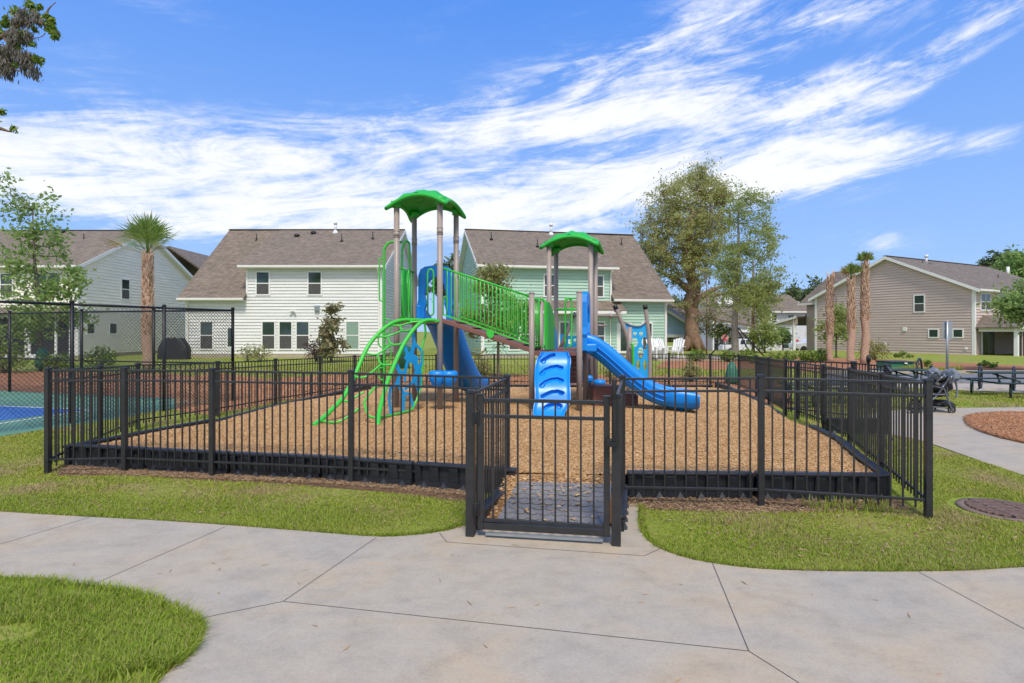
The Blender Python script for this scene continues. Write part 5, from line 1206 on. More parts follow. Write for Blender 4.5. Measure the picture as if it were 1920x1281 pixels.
# vehicles
def wheel(t, x, y, z, r, w=.22):
    m = MB(); m.tube([(x, y-w/2, z), (x, y-w/2+.03, z), (x, y+w/2-.03, z), (x, y+w/2, z)], [r*.9, r, r, r*.9], 24); o = m.build('wheel', M['tyre'], t)
    m = MB(); m.tube([(x, y-w/2-.012, z), (x, y-w/2+.02, z)], r*.6, 16); m.build('rim', M['steel'], o)
def body(t, prof, y0, y1, name, mat, tuck=.12, bev=.05):
    """side profile (x,z) in the thing's frame extruded across"""
    m = MB(); m.prism([(x, y0, z) for x, z in prof], (0, y1-y0, 0)); return m.build(name, mat, t, fixn=True, bevel=bev, local=True)
def pickup(loc, rz):
    t = thing('pickup_truck', 'white crew-cab pickup truck parked beyond the big oak, facing right', 'pickup truck', loc, rz); ORG[t.name] = Vector((0,0,0))
    b = body(t, [(-2.8,.55),(-2.8,1.15),(-.75,1.17),(.9,1.17),(2.35,1.12),(2.72,.98),(2.8,.55),(2.3,.45),(-2.4,.45)], -.95, .95, 'body', M['carwhite'])
    body(t, [(-.85,1.17),(-.7,1.8),(-.4,1.88),(.55,1.86),(1.35,1.17)], -.82, .82, 'cab', M['carwhite'], bev=.06)
    for q in ([(-.6,1.22),(-.5,1.72),(.0,1.76),(.0,1.22)], [(.1,1.22),(.1,1.76),(.5,1.75),(1.1,1.22)]): body(t, q, -.835, .835, 'side_window', M['carglass'], bev=0)
    body(t, [(-2.6,1.1),(-2.6,1.19),(-.95,1.19),(-.95,1.1)], -.75, .75, 'load_bed', M['black'], bev=0)
    body(t, [(2.74,.5),(2.86,.5),(2.86,.72),(2.78,.72)], -.9, .9, 'bumper', M['steel'], bev=.02)
    m = MB(); m.box(.95, 1.1, -1.13, -.95, 1.2, 1.4); m.build('wing_mirror', M['black'], t, bevel=.03, local=True)
    m = MB(); m.box(2.6, 2.79, -.96, -.7, .82, 1.0); m.build('headlight', M['pipe'], t, bevel=.03, local=True)
    m = MB(); m.box(.45, .62, -.97, -.94, 1.0, 1.03); m.box(-.5, -.33, -.97, -.94, 1.0, 1.03); m.build('door_handle', M['black'], t, local=True)
    for x in (-1.75, 1.85):
        for y in (-.88, .88): wheel(t, x, y, .4, .4)
pickup((28.3, 72.0, ground_z(0, 72)), 0)
def suv(loc, rz):
    t = thing('car', 'silver-white sport utility car seen through the carport opening', 'car', loc, rz); ORG[t.name] = Vector((0,0,0))
    body(t, [(-2.3,.45),(-2.35,1.0),(-2.2,1.15),(1.1,1.12),(2.15,.98),(2.3,.5),(1.9,.35),(-2,.35)], -.9, .9, 'body', M['carwhite'])
    body(t, [(-2.2,1.13),(-1.95,1.66),(-1.5,1.74),(.2,1.72),(1.1,1.12)], -.8, .8, 'cabin', M['carwhite'], bev=.06)
    for q in ([(-1.9,1.18),(-1.7,1.58),(-1.1,1.62),(-1.1,1.18)], [(-1.0,1.18),(-1.0,1.63),(.1,1.62),(.75,1.18)]): body(t, q, -.815, .815, 'side_window', M['carglass'], bev=0)
    for x in (-1.4, 1.45):
        for y in (-.85, .85): wheel(t, x, y, .36, .36, .2)
suv((W(1525, 640, 62).x, 62, ground_z(0, 62)), math.pi)
# utility cabinet, bollard-like post, drain grate
t = thing('utility_cabinet', 'low green utility cabinet standing in tall grass on the right', 'utility box', gd(1692, 25)); a = W(1670, 678.5, 24.6); b = W(1714, 694, 24.6)
m = MB(); m.box(a.x, b.x, 24.6, 25.6, 0, .40); m.build('cabinet', M['bagreen'], t, bevel=.02); m = MB(); m.box(a.x-.03, b.x+.03, 24.55, 25.65, .40, .45); m.build('lid', M['tablegreen'], t, bevel=.015)
m = MB(); c = W(1699, 681.5, 24.54); m.box(c.x-.06, c.x+.06, 24.54, 24.56, c.z-.02, c.z+.03); m.build('warning_label', M['white'], t)
t = thing('drain_cover', 'round rusty drain grate in a concrete ring, set in the lawn at right', 'drain cover', (4.86, 5.68, 0)); q = G(1885, 957); m = MB()
m.lathe([(.39, 0), (.39, .012), (.31, .014), (.31, .0)], 40, (q.x, q.y, 0)); m.build('ring', plain('ring_concrete', (.19, .135, .105), .85, .3, 12, bump=.3), t)
m = MB()
for i in range(12):
    x = -.275+.05*i; h = math.sqrt(max(0, .31**2-x*x)); m.box(q.x-h, q.x+h, q.y+x-.012, q.y+x+.012, .012, .030)
for x in (-.12, .12): h = math.sqrt(.31**2-x*x); m.box(q.x+x-.014, q.x+x+.014, q.y-h, q.y+h, .011, .033)
m.build('grate', M['iron'], t); m = MB(); m.lathe([(.31, .004), (.31, .006)], 30, (q.x, q.y, 0)); m.build('drain_well_dark', M['black'], t)  # flat black disc under the bars paints in the shade of the well
SHEETS.append([(q.x+.46*math.cos(k*.3), q.y+.46*math.sin(k*.3)) for k in range(21)])
t = thing('path_light', 'short black bollard with a domed top behind the side fence', 'bollard', gd(1628.5, 14)); p = Vector(gd(1628.5, 14)); m = MB(); m.lathe([(.03, 0), (.03, 1.0), (.05, 1.01), (.05, 1.12), (.03, 1.14), (.02, 1.17)], 14, p); m.build('bollard', M['black'], t)
# hoops and picnic tables on the right
def hoop(px, D, label, r=.36, grp='dark ring-shaped bike hoops'):
    p = Vector(gd(px, D)); t = thing('bike_hoop', label, 'bike rack', p, 0, grp)
    d = Vector((.69, .72, 0)).normalized(); m = MB()
    m.tube([p + d*r*math.cos(a) + Vector((0, 0, .02+r+r*math.sin(a))) for a in [2*math.pi*k/32 for k in range(32)]], .032, 10, closed=True); m.build('hoop', M['timber'], t)
    for s in (-1, 1): m = MB(); c = p + d*s*.14; m.lathe([(.08, .015), (.08, .03), (.03, .05)], 12, c); m.build('foot_plate', M['steel'], t)
hoop(1838, 17.3, 'upright dark metal ring hoop, left one of the pair beside the right picnic table', .335); hoop(1901, 17.0, 'upright dark metal ring hoop, right one of the pair, half behind the picnic table', .335)
hoop(1724, 19.5, 'upright dark metal ring hoop behind the left picnic table', .40)
def picnic(px0, px1, D, label, z=(.70, .44), ring=None):
    a, b = W(px0, 700, D), W(px1, 700, D); t = thing('picnic_table', label, 'picnic table', ((a.x+b.x)/2, D, 0))
    m = MB()
    for i in range(4): m.box(a.x, b.x, D+.02+.16*i, D+.16+.16*i, z[0]-.03, z[0])
    m.build('tabletop', M['tablegreen'], t, bevel=.01)
    for s in (-.55, 1.05): m = MB(); m.box(a.x-.05, b.x+.05, D+s, D+s+.20, z[1]-.035, z[1]); m.build('bench', M['tablegreen'], t, bevel=.01)
    for x in (a.x+.45, b.x-.45):
        m = MB(); m.tube([(x, D-.4, z[1]-.04), (x, D+.36, z[1]-.06), (x, D+1.2, z[1]-.04)], .025, 8); m.tube([(x+.5, D-.0, z[1]-.02), (x, D+.3, z[0]-.04)], .02, 8); m.tube([(x, D+.05, z[1]-.05), (x, D+.15, z[0]-.04)], .025, 8); m.build('frame', M['tablegreen'], t)
        for y in (D-.28, D+1.0): m = MB(); m.tube([(x+.13*math.cos(q), y+.14*math.cos(q), .2+.19*math.sin(q)) for q in [2*math.pi*k/20 for k in range(20)]], .025, 8, closed=True); m.build('leg', M['tablegreen'], t)
picnic(1846, 2030, 15.4, 'dark green metal picnic table with ring legs at the right edge', (.64, .42))
picnic(1655, 1752, 15.6, 'dark green metal picnic table behind the side fence, left of the stroller', (.70, .50))
picnic(1480, 1660, 13.6, 'dark metal picnic bench seen through the bars of the side fence', (.5, .32))
# stroller
DS = 12.6; t = thing('stroller', 'folded-down grey double stroller parked on the side walk behind the fence corner', 'stroller', gd(1765, DS))
S = Z(1640, 660, 6.857)
def sw(x, y, dz=0): return S(x, y, DS+dz)
for x, y, dz, r in ((990, 733, -.25, .085), (990, 733, .3, .085), (735, 700, -.1, .09), (520, 690, -.3, .13), (520, 690, .3, .13)):
    c = sw(x, y, dz); c.z = r; m = MB(); m.tube([c + Vector((r*.82*math.cos(q), 0, r*.82*math.sin(q))) for q in [2*math.pi*k/24 for k in range(24)]], r*.2, 8, closed=True); o = m.build('wheel', M['tyre'], t)
    m = MB()
    for k in range(5): q = k*2*math.pi/5+.3; m.bar(c, c + Vector((r*.8*math.cos(q), 0, r*.8*math.sin(q))), .022, .022, (0, 1, 0))
    m.tube([c - Vector((0, .03, 0)), c + Vector((0, .03, 0))], r*.25, 10); m.build('rim', M['frame'], o)
def st(pts, r=.017, mat='frame', name='frame_tube'): m = MB(); m.tube(catmull(pts, 5), r, 9); m.build(name, M[mat], t)
for dz in (-.28, .3):
    st([sw(985, 725, dz), sw(950, 640, dz), sw(910, 520, dz), sw(880, 470, dz), sw(740, 440, dz)]); st([sw(520, 690, dz), sw(700, 640, dz), sw(800, 560, dz), sw(900, 420, dz), sw(960, 330, dz), sw(985, 255, dz), sw(1020, 240, dz), sw(1060, 270, dz)])
    st([sw(740, 545, dz), sw(830, 550, dz), sw(905, 548, dz)], .02); st([sw(520, 700, dz), sw(735, 705, dz), sw(935, 722, dz)], .013)
st([sw(1035, 380, -.2), sw(1055, 440, -.2), sw(1058, 520, -.2), sw(1045, 590, -.2)], .02, 'mist', 'strap'); st([sw(930, 450, -.2), sw(935, 540, -.2), sw(955, 620, -.2)], .012)
st([sw(1020, 340, -.3), sw(1060, 345, -.3), sw(1105, 318, -.3)], .022, 'black', 'handle'); st([sw(720, 190, .1), sw(735, 205, .1), sw(750, 225, .1)], .035, 'black', 'handle')
def blob(cx, cy, rx, ry, dz, seed, name, mat='mist', depth=.2):
    m = MB(); c = sw(cx, cy, dz); k = DS/F/6.857
    def f(u, v):
        a = 2*math.pi*u; b = math.pi*(v-.5); p = Vector((math.cos(a)*math.cos(b), math.sin(a)*math.cos(b), math.sin(b)))
        q = 1 + .35*mnoise.noise(p*1.6 + Vector((seed, 0, 0))) + .10*mnoise.noise(p*6 + Vector((0, seed, 0)))
        return c + Vector((p.x*rx*k*q, p.y*depth*q, p.z*ry*k*q))
    m.grid(36, 20, f, closed_u=True); m.build(name, M[mat], t)
blob(760, 270, 85, 60, -.25, 1, 'canopy', depth=.16); blob(860, 310, 110, 75, .0, 2, 'canopy', depth=.22); blob(990, 300, 80, 80, -.2, 3, 'canopy', depth=.16)
blob(820, 430, 130, 105, .05, 4, 'seat', 'black', .26); blob(790, 520, 110, 60, .1, 9, 'seat', 'black', .25); blob(830, 655, 120, 42, .0, 5, 'basket', 'black', .26); blob(560, 352, 26, 12, .1, 6, 'pink_toy', 'mist', .05)
for i, (x0, y0, x1, y1) in enumerate(((700, 330, 760, 250), (760, 250, 830, 300), (800, 380, 890, 310), (870, 260, 940, 240), (960, 400, 985, 300), (1000, 390, 1040, 290), (850, 500, 880, 430), (830, 330, 800, 260))):
    st([sw(x0, y0, -.38), sw((x0+x1)/2+12, (y0+y1)/2-14, -.42), sw(x1, y1, -.38)], .02, ('frame', 'mist')[i % 2], 'canopy_rib')
# litter on the walk
lit = MB(); tn = 0
for (x, y) in ((35, 1013), (278/2*1.0, 1058), (300, 1075), (172, 1090), (320, 1070), (400, 1056), (412, 1067), (410, 1111), (497, 1059), (575, 1068), (300+260, 1093), (590, 1173), (825, 1087), (965, 1022), (848, 1040), (880, 1130), (1008, 1133), (960, 1139), (1210, 1114), (1203, 1129), (1276, 1096), (1395, 1092), (1640, 1125), (1705, 1153), (1762, 1263), (1273, 1274), (1523, 1114), (650, 1215), (910, 1211), (1090, 1000)):
    p = G(x, y, .018); a = rnd.uniform(0, 3.14); L = rnd.uniform(.02, .05); d = Vector((math.cos(a), math.sin(a), 0))*L
    m = MB(); n_ = Vector((-d.y, d.x, 0)).normalized()*rnd.uniform(.002, .006); z = Vector((0, 0, .004))
    m.add([p-d, p-d*.2+n_+z, p+d, p-d*.1-n_], [(0, 3, 2, 1)]); o = m.build('dry_twig', M['litter'])
    tag(o, 'tiny dry brown twig lying on the pale concrete walk', 'twig', 'dry twigs and leaves scattered on the walk')
# ------------------------------------------------------------------ trees
def leafmesh(name, C, mat, size, rs, parent, elong=2.0, droop=0.0):
    """one diamond leaf per centre"""
    n = len(C); a = rs.normal(size=(n, 3)); a[:, 2] -= droop; a /= np.linalg.norm(a, axis=1)[:, None]
    b = rs.normal(size=(n, 3)); b -= (a*b).sum(1)[:, None]*a; b /= np.linalg.norm(b, axis=1)[:, None]
    s = size*rs.uniform(.55, 1.35, n)[:, None]; a = a*s*elong/2; b = b*s/2
    V = np.stack([C-a, C+b, C+a, C-b], 1).reshape(-1, 3); Fq = np.arange(4*n).reshape(-1, 4)
    return np_mesh(name, V, Fq, mat, parent=parent)
def tree(name, label, cat, base, trunk, crown, ncl, per, size, spread, lf, bark, seed, limbs=7, group=None, elong=2.0, twr=.012, droop=0, holes=.0, lean=0, flat=1.0, limb_r=.3):
    """trunk: [(x,y,z,r)...]; crown: [(cx,cy,cz,rx,ry,rz,weight)...] in world metres"""
    rs = np.random.RandomState(seed); t = thing(name, label, cat, base, 0, group); T = [Vector(p[:3]) for p in trunk]; R = [p[3] for p in trunk]
    m = MB(); P = catmull(T, 5); n = len(P); rr = [np.interp(i/(n-1)*(len(R)-1), range(len(R)), R) for i in range(n)]
    P2 = [p + Vector((mnoise.noise(p*.8+Vector((seed,0,0))), mnoise.noise(p*.8+Vector((0,seed,0))), 0))*R[0]*.35 if i else p for i, p in enumerate(P)]
    m.tube(P2, rr, 14)
    for k in range(5):      # root flare
        a = k*1.26+seed; m.tube([T[0] + Vector((math.cos(a)*R[0]*1.5, math.sin(a)*R[0]*1.5, -.03)), T[0] + Vector((math.cos(a)*R[0]*.7, math.sin(a)*R[0]*.7, R[0]*1.1)), T[0] + Vector((0, 0, R[0]*3))], [R[0]*.2, R[0]*.5, R[0]*.5], 8)
    m.build('trunk', bark, t)
    w = np.array([c[6] for c in crown], float); w /= w.sum(); cen = []
    while len(cen) < ncl:
        c = crown[rs.choice(len(crown), p=w)]; d = rs.normal(size=3); d /= np.linalg.norm(d); r = rs.uniform(.08, 1.25)**.5
        p = Vector((c[0]+d[0]*r*c[3], c[1]+d[1]*r*c[4], c[2]+d[2]*r*c[5]))
        if mnoise.noise(p*(1.6/max(1, size*8)) + Vector((seed*3.1, 0, 0))) < holes: continue
        cen.append(p)
    # limbs: nodes grown out of the trunk, later clusters hang on the nearest lower node
    nodes = [(P2[i], rr[i]) for i in range(len(P2)//3, len(P2))]
    bm_ = MB(); order = sorted(cen, key=lambda p: (p - T[-1]).length); pick = [order[int(i)] for i in np.linspace(len(order)*.25, len(order)-1, limbs*4)]
    for q in pick[:limbs*4]:
        best = min(nodes, key=lambda nd: (nd[0]-q).length + max(0, nd[0].z - q.z + .1)*2.2)
        a, r0 = best; L = (q-a).length; mid = (a+q)/2 + Vector((rs.normal()*.08*L, rs.normal()*.08*L, -.06*L + rs.normal()*.05*L)); r1 = min(r0*.72, .02 + .028*L*limb_r/.3)
        C_ = catmull([a, mid, q], 4); bm_.tube(C_, [r1*(1-.75*i/(len(C_)-1)) for i in range(len(C_))], 6)
        nodes += [(C_[i], r1*(1-.75*i/(len(C_)-1))) for i in (3, 5, 8) if i < len(C_)]
    tw = bm_
    for q in cen:
        a = min(nodes, key=lambda nd: (nd[0]-q).length + max(0, nd[0].z - q.z)*1.0)[0]; tw.tube([a, (a+q)/2 + Vector((0, 0, -.03*(q-a).length)), q], [twr*1.3, twr, twr*.4], 3, caps=False)
    tw.build('branches', bark, t)
    Cn = np.array([list(p) for p in cen]); d = rs.normal(size=(ncl, per, 3))*np.array([.72, .72, .5*flat]); ax = rs.normal(size=(ncl, 1, 3)); ax /= np.linalg.norm(ax, axis=2)[..., None]
    d += ax*rs.normal(size=(ncl, per, 1))*1.5
    sp = spread*rs.uniform(.6, 1.35, (ncl, 1, 1)); C = (Cn[:, None, :] + d*sp).reshape(-1, 3)
    C = C[C[:, 2] > base[2] + .25]
    leafmesh('crown', C, lf, size, rs, t, elong, droop)
    return t, cen
def wp(px, py, D): return W(px, py, D)
def cr(px, py, D, rx, rz, w=1, ry=None):      # crown lobe from frame pixels at a depth
    c = W(px, py, D); k = D/F; return (c.x, c.y, c.z, rx*k, (ry or rx)*k, rz*k, w)
# the big oak
D = 50; gz = 0; b = W(1298, 640, D); b.z = 0
TR = [(b.x, D, -.1, .74), (b.x+.12, D, 1.2, .60), (b.x-.12, D, 3.2, .57), (b.x+.08, D, 5.1, .52), (b.x-.25, D, 7.0, .42), (b.x-.4, D, 9.2, .32), (b.x, D, 12, .15)]
CRN = [cr(1300, 405, D, 66, 68, 3.0), cr(1255, 450, D, 58, 60, 2.4), cr(1222, 500, D, 34, 44, 1.0), cr(1335, 395, D, 34, 58, .9), cr(1325, 470, D, 40, 52, 1.1), cr(1285, 505, D, 50, 34, 1.1), cr(1318, 340, D, 26, 32, .6), cr(1275, 355, D, 34, 28, .6), cr(1245, 390, D, 34, 36, .7), cr(1265, 570, D, 26, 14, .18), cr(1340, 550, D, 26, 20, .2), cr(1212, 440, D, 18, 26, .3), cr(1352, 370, D, 20, 22, .3)]
ok, cen = tree('oak_tree', 'huge spreading oak with a thick reddish trunk right of the mint house', 'tree', b, TR, CRN, 640, 74, .095, .33, M['lf_oak'], M['bark'], 5, limbs=16, holes=.04, twr=.02, limb_r=.42, flat=.6)
m = MB(); a = wp(1292, 545, D); m.tube(catmull([a, wp(1275, 530, D-.3), wp(1262, 522, D-.4), wp(1256, 517, D-.5)], 4), [.31]*3+[.27]*3+[.23]*3+[.2]*4, 10); m.tube(catmull([wp(1300, 575, D-.2), wp(1318, 555, D-.8), wp(1345, 540, D-1.2), wp(1372, 534, D-1.4)], 4), [.28]*4+[.21]*4+[.13]*5, 10); m.build('limb', M['bark'], ok)
rs = np.random.RandomState(3); ms = []
for q in rnd.sample(cen, 90):
    if q.z < 12.5:
        L = rnd.uniform(.3, .9); k = 30; z = rs.uniform(0, 1, k); ms.append(np.stack([q.x+rs.normal(size=k)*.10*(1-z*.6), q.y+rs.normal(size=k)*.10, q.z-.2-z*L], 1))
leafmesh('hanging_moss', np.concatenate(ms), M['moss'], .07, rs, ok, 4, 3)
# slimmer tree on props beside it
D = 35; b = W(1378, 640, D); b.z = 0
t2, _ = tree('shade_tree', 'slender pale-trunked tree held by dark props, right of the big oak', 'tree', b, [(b.x, D, 0, .24), (b.x, D, 2, .19), (b.x+.1, D, 4.5, .14), (b.x+.2, D, 7, .08), (b.x+.2, D, 9.6, .03)],
    [cr(1395, 400, D, 44, 40, 1.0), cr(1405, 455, D, 50, 40, 1.5), cr(1400, 510, D, 58, 44, 1.8), cr(1385, 552, D, 56, 24, .7), cr(1440, 545, D, 26, 22, .4), cr(1360, 510, D, 26, 40, .35), cr(1420, 378, D, 26, 20, .3), cr(1438, 430, D, 14, 40, .25), cr(1400, 585, D, 46, 12, .12)], 300, 64, .068, .25, M['lf_tree'], M['bark_grey'], 8, limbs=14, holes=.05, twr=.014, limb_r=.22, flat=.6)
for dx in (-1.7, 1.75, .9): m = MB(); m.tube([(b.x, D, 2.1), (b.x+dx, D-.6+abs(dx)*.2, .1)], .04, 6); m.build('prop', M['black'], t2)
D = 47; b = W(1412, 640, D); b.z = 0
tree('shade_tree', 'thin dark-trunked tree behind the propped one', 'tree', b, [(b.x, D, 0, .14), (b.x, D, 3, .11), (b.x, D, 7.5, .05)], [cr(1418, 555, D, 34, 26, 1), cr(1425, 590, D, 22, 12, .3)], 70, 36, .12, .3, M['lf_tree'], M['bark'], 9, limbs=6)
D = 42; b = W(1325, 640, D); b.z = 0
tree('sapling', 'young reddish sapling between the oak trunk and the propped tree', 'tree', b, [(b.x, D, 0, .06), (b.x, D, 3, .05), (b.x, D, 5.4, .02)], [cr(1326, 590, D, 22, 40, 1)], 60, 18, .09, .25, M['lf_mag'], M['bark'], 10, limbs=4)
# palms
def palm(label, px, D, ztop, r0, r1, seed, fronds=26, fr=1.05, sub='palm_tree', boots=150, lf='palm', up=.55, zboot=.3, emin=-.5, grp=None):
    rs = random.Random(seed); b = W(px, 620, D); b.z = 0; t = thing(sub, label, 'palm tree', b, 0, grp)
    m = MB(); n = 16; m.tube([(b.x + .04*math.sin(i*.9+seed), D, ztop*i/(n-1)) for i in range(n)], [r0 + (r1-r0)*i/(n-1) + .012*math.sin(i*2.1) for i in range(n)], 18); m.build('trunk', M['palm_bark'], t)
    m = MB()
    for i in range(boots):
        z = ztop*(zboot + (1-zboot)*i/boots); a = i*2.399; rr = r0 + (r1-r0)*z/ztop; d = Vector((math.cos(a), math.sin(a), 0)); s = Vector((-d.y, d.x, 0))
        c = Vector((b.x, D, z)) + d*(rr-.02); L = rs.uniform(.16, .26)*(1+.2*(z/ztop)); w = rs.uniform(.05, .075); tip = c + d*rs.uniform(.04, .11) + Vector((0,0,L)) + s*rs.uniform(-.05, .05)
        for q in (-1, 1): m.hexa([c - s*w*.2 + s*q*w*.8 - Vector((0,0,.04)), c + s*w*.2 + s*q*w*.8 - Vector((0,0,.04)), c + s*w*.2 + s*q*w*.8 + d*.04, c - s*w*.2 + s*q*w*.8 + d*.04, tip - s*.02, tip + s*.02, tip + s*.02 + d*.015, tip - s*.02 + d*.015])
    m.build('leaf_boots', M['boot'], t)
    for i in range(fronds):
        a = i*2.399 + rs.uniform(-.2, .2); e = (1.5 - 1.35*(i/fronds)**1.6)*up/.55 + rs.uniform(-.1, .1)
        e = max(emin, min(1.5, e)); d = Vector((math.cos(a)*math.cos(e), math.sin(a)*math.cos(e), math.sin(e))); s = Vector((-math.sin(a), math.cos(a), 0)); u = s.cross(d)
        if u.z < 0: u = -u
        o = Vector((b.x, D, ztop-.05)); L1 = fr*rs.uniform(.35, .5); h = o + d*L1; m = MB(); m.tube([o, o.lerp(h, .5) + Vector((0,0,.03)), h], [.022, .016, .012], 5)
        nb = 19
        for k in range(nb):
            th = (k/(nb-1)-.5)*2.5; R_ = fr*rs.uniform(.55, .72)*(1-.12*abs(th)); q = (d*math.cos(th) + s*math.sin(th)).normalized(); q = (q + u*.12*math.cos(th)).normalized(); w = (s*math.cos(th) - d*math.sin(th))*.027
            p1 = h + q*R_*.55; p2 = h + q*R_ - Vector((0, 0, R_*rs.uniform(.02, .22)))
            m.add([h, p1-w+u*.012, p2, p1+w+u*.012], [(0, 1, 2, 3)])
        m.build('frond', M['palm_dry'] if (i > fronds*.86 or (lf == 'mix' and i % 3 == 0)) else M['palm'], t)
    return t
palm('tall palm with a full green crown and rough trunk before the cream gable', 277, 26, 5.15, .225, .185, 1, 21, 1.85, up=.6)
palm('left one of the three bare-topped palms before the taupe house', 1556, 31, 4.35, .15, .13, 2, 0, boots=150, zboot=.35)
palm('middle palm of the three before the taupe house, with a small yellowing tuft', 1596, 30, 4.35, .19, .13, 3, 12, .95, lf='mix', zboot=.42, up=.8, emin=.95)
palm('tallest, rightmost of three palms before the taupe house, topped by a green tuft', 1622, 30, 5.0, .20, .14, 4, 11, .9, zboot=.45, up=.95, emin=1.15)
def tufts(px, D, z, n, seed, par):
    m = MB(); rs = random.Random(seed); b = W(px, 620, D)
    for i in range(n): a = rs.uniform(0, 6.28); d = Vector((math.cos(a)*.18, math.sin(a)*.18, 0)); p = Vector((b.x, D, z)) + d*rs.uniform(.3, 1); m.tube([p, p + d*.4 + Vector((0,0,rs.uniform(.3, .7)))], [.035, .012], 5)
    m.build('leaf_boots', M['boot'], par)
for o in [x for x in COL.objects if x.get('category') == 'palm tree']:
    if 'bare-topped' in o['label']: tufts(1556, 31, 4.3, 16, 5, o)
    if 'tallest' in o['label']: tufts(1622, 30, 4.9, 12, 6, o)
    if 'middle' in o['label']: tufts(1596, 30, 4.3, 8, 7, o)
# young trees and shrubs
D = 25.3; b = W(78, 640, D); b.z = 0
yt, _ = tree('young_tree', 'airy bright green young tree behind the court at the far left', 'tree', b, [(b.x, D, 0, .09), (b.x-.1, D, 2.5, .075), (b.x-.3, D, 5, .05), (b.x-.4, D, 7.0, .015)],
    [cr(45, 400, D, 46, 36, .7), cr(20, 365, D, 22, 30, .3), cr(75, 440, D, 42, 36, .9), cr(55, 490, D, 60, 36, 1.2), cr(75, 540, D, 70, 34, 1.3), cr(95, 590, D, 66, 34, 1.1), cr(50, 620, D, 46, 30, .7), cr(100, 380, D, 16, 26, .2), cr(140, 520, D, 20, 20, .2)], 250, 22, .095, .20, M['lf_young'], M['twig'], 21, limbs=9, holes=.06, twr=.010, limb_r=.16)
m = MB(); c = W(80, 680, D-.15); m.lathe([(.05, 0), (.26, .06), (.28, .3), (.22, .65), (.12, .86), (.10, .9)], 18, (c.x, c.y, .12)); tag(m.build('watering_bag', M['bagreen']), 'dark green watering bag round the trunk of the far left young tree', 'watering bag')
D = 21; b = W(934, 640, D); b.z = 0
t3, _ = tree('young_tree', 'small sparse olive-green young tree with guy wires, seen behind the bridge', 'tree', b, [(b.x, D, 0, .055), (b.x, D, 1.2, .05), (b.x+.02, D, 2.6, .03), (b.x, D, 3.9, .01)],
    [cr(930, 540, D, 44, 38, 1.2), cr(920, 590, D, 54, 30, 1.2), cr(950, 620, D, 46, 24, .8), cr(885, 600, D, 22, 30, .4), cr(925, 515, D, 20, 14, .3), cr(975, 585, D, 22, 26, .4)], 230, 34, .062, .15, M['lf_olive'], M['twig'], 22, limbs=8, twr=.006, limb_r=.12)
for px, py in ((800+1500/8, 700), (880, 700), (905, 690)): m = MB(); m.tube([(b.x, D, 1.25), W(px, py, D-.3)], .008, 4); m.build('guy_wire', M['black'], t3)
D = 33; b = W(621, 640, D); b.z = 0
tree('magnolia', 'bronze and green young magnolia against the white house wall', 'tree', b, [(b.x, D, 0, .06), (b.x, D, 1.6, .045), (b.x, D, 3.1, .012)], [cr(622, 590, D, 13, 20, .8), cr(624, 625, D, 20, 22, 1.4), cr(620, 650, D, 22, 18, 1.2), cr(640, 645, D, 12, 12, .4)], 105, 22, .12, .13, M['lf_mag'], M['twig'], 23, limbs=6, twr=.006, limb_r=.12)
def shrub(label, px, D, w, h, lf, seed, n=26, per=26, size=.07, name='shrub', grp=None, z0=.0):
    rs = np.random.RandomState(seed); b = W(px, 620, D); b.z = ground_z(0, D)+z0; t = thing(name, label, 'shrub', b, 0, grp); m = MB(); C = []
    for i in range(n):
        a = rs.uniform(0, 6.28); r = rs.uniform(.1, 1)**.6; q = b + Vector((math.cos(a)*r*w/2, math.sin(a)*r*w/2, h*rs.uniform(.25, 1)*(1-.35*r*r)))
        m.tube([b, b.lerp(q, .5)+Vector((0,0,.04*h)), q], [.012, .008, .004], 3, caps=False); C.append(np.array(list(q)) + rs.normal(size=(per, 3))*min(w, h)*.13)
    m.build('stems', M['twig'], t); leafmesh('leaves', np.concatenate(C), lf, size, rs, t); return t
shrub('low purple-leaved shrub left of the magnolia', 592, 33, 1.1, 1.25, M['lf_purple'], 31, 34, 20)
shrub('thin pale green shrub before the white house, left of its triple window', 463, 32.5, 1.0, 1.1, M['lf_olive'], 32, 18, 14); shrub('second thin pale shrub, nearer the triple window', 487, 32.5, 1.0, 1.0, M['lf_olive'], 33, 18, 14)
shrub('lime green shrub in front of the cream house gable', 185, 27, 1.1, 1.0, M['lf_shrub'], 34); shrub('lime green shrub at the far left edge behind the court', 8, 24, 1.3, 1.2, M['lf_shrub'], 35, 36); shrub('small yellow-green shrub right of the green watering bag', 108, 25, 1.0, .8, M['lf_shrub'], 36)
shrub('leafy shrub behind the back fence under the bridge tree', 896, 19.6, .8, 1.15, M['lf_olive'], 37, 30, 20, .06); shrub('upright leafy shrub just behind the back fence, right of the slide', 1296, 19.8, .6, .75, M['lf_olive'], 38, 24, 18, .06); shrub('small shrub behind the back fence near the right deck', 1150, 20, .5, .6, M['lf_olive'], 39, 14, 16, .06)
shrub('yellow-green shrub at the foot of the big oak', 1305, 33, .9, .65, M['lf_shrub'], 40, 30); shrub('yellow-green shrub beside the propped tree, left side', 1366, 32.5, .9, .6, M['lf_shrub'], 41, 30); shrub('bushy green shrub right of the propped tree', 1403, 33.5, .9, .8, M['lf_shrub'], 42, 26)
shrub('low yellow shrub in the bed right of the propped tree', 1424, 31, 1.0, .5, M['lf_shrub'], 43, 20); shrub('wide yellow-green shrub in the roadside bed', 1466, 33, 1.4, .62, M['lf_shrub'], 44, 26); shrub('spiky green shrub in front of the carport', 1516, 32, 1.4, .7, M['lf_shrub'], 45, 34); shrub('small round shrub left of the leftmost palm', 1542, 33, .6, .7, M['lf_shrub'], 46, 20)
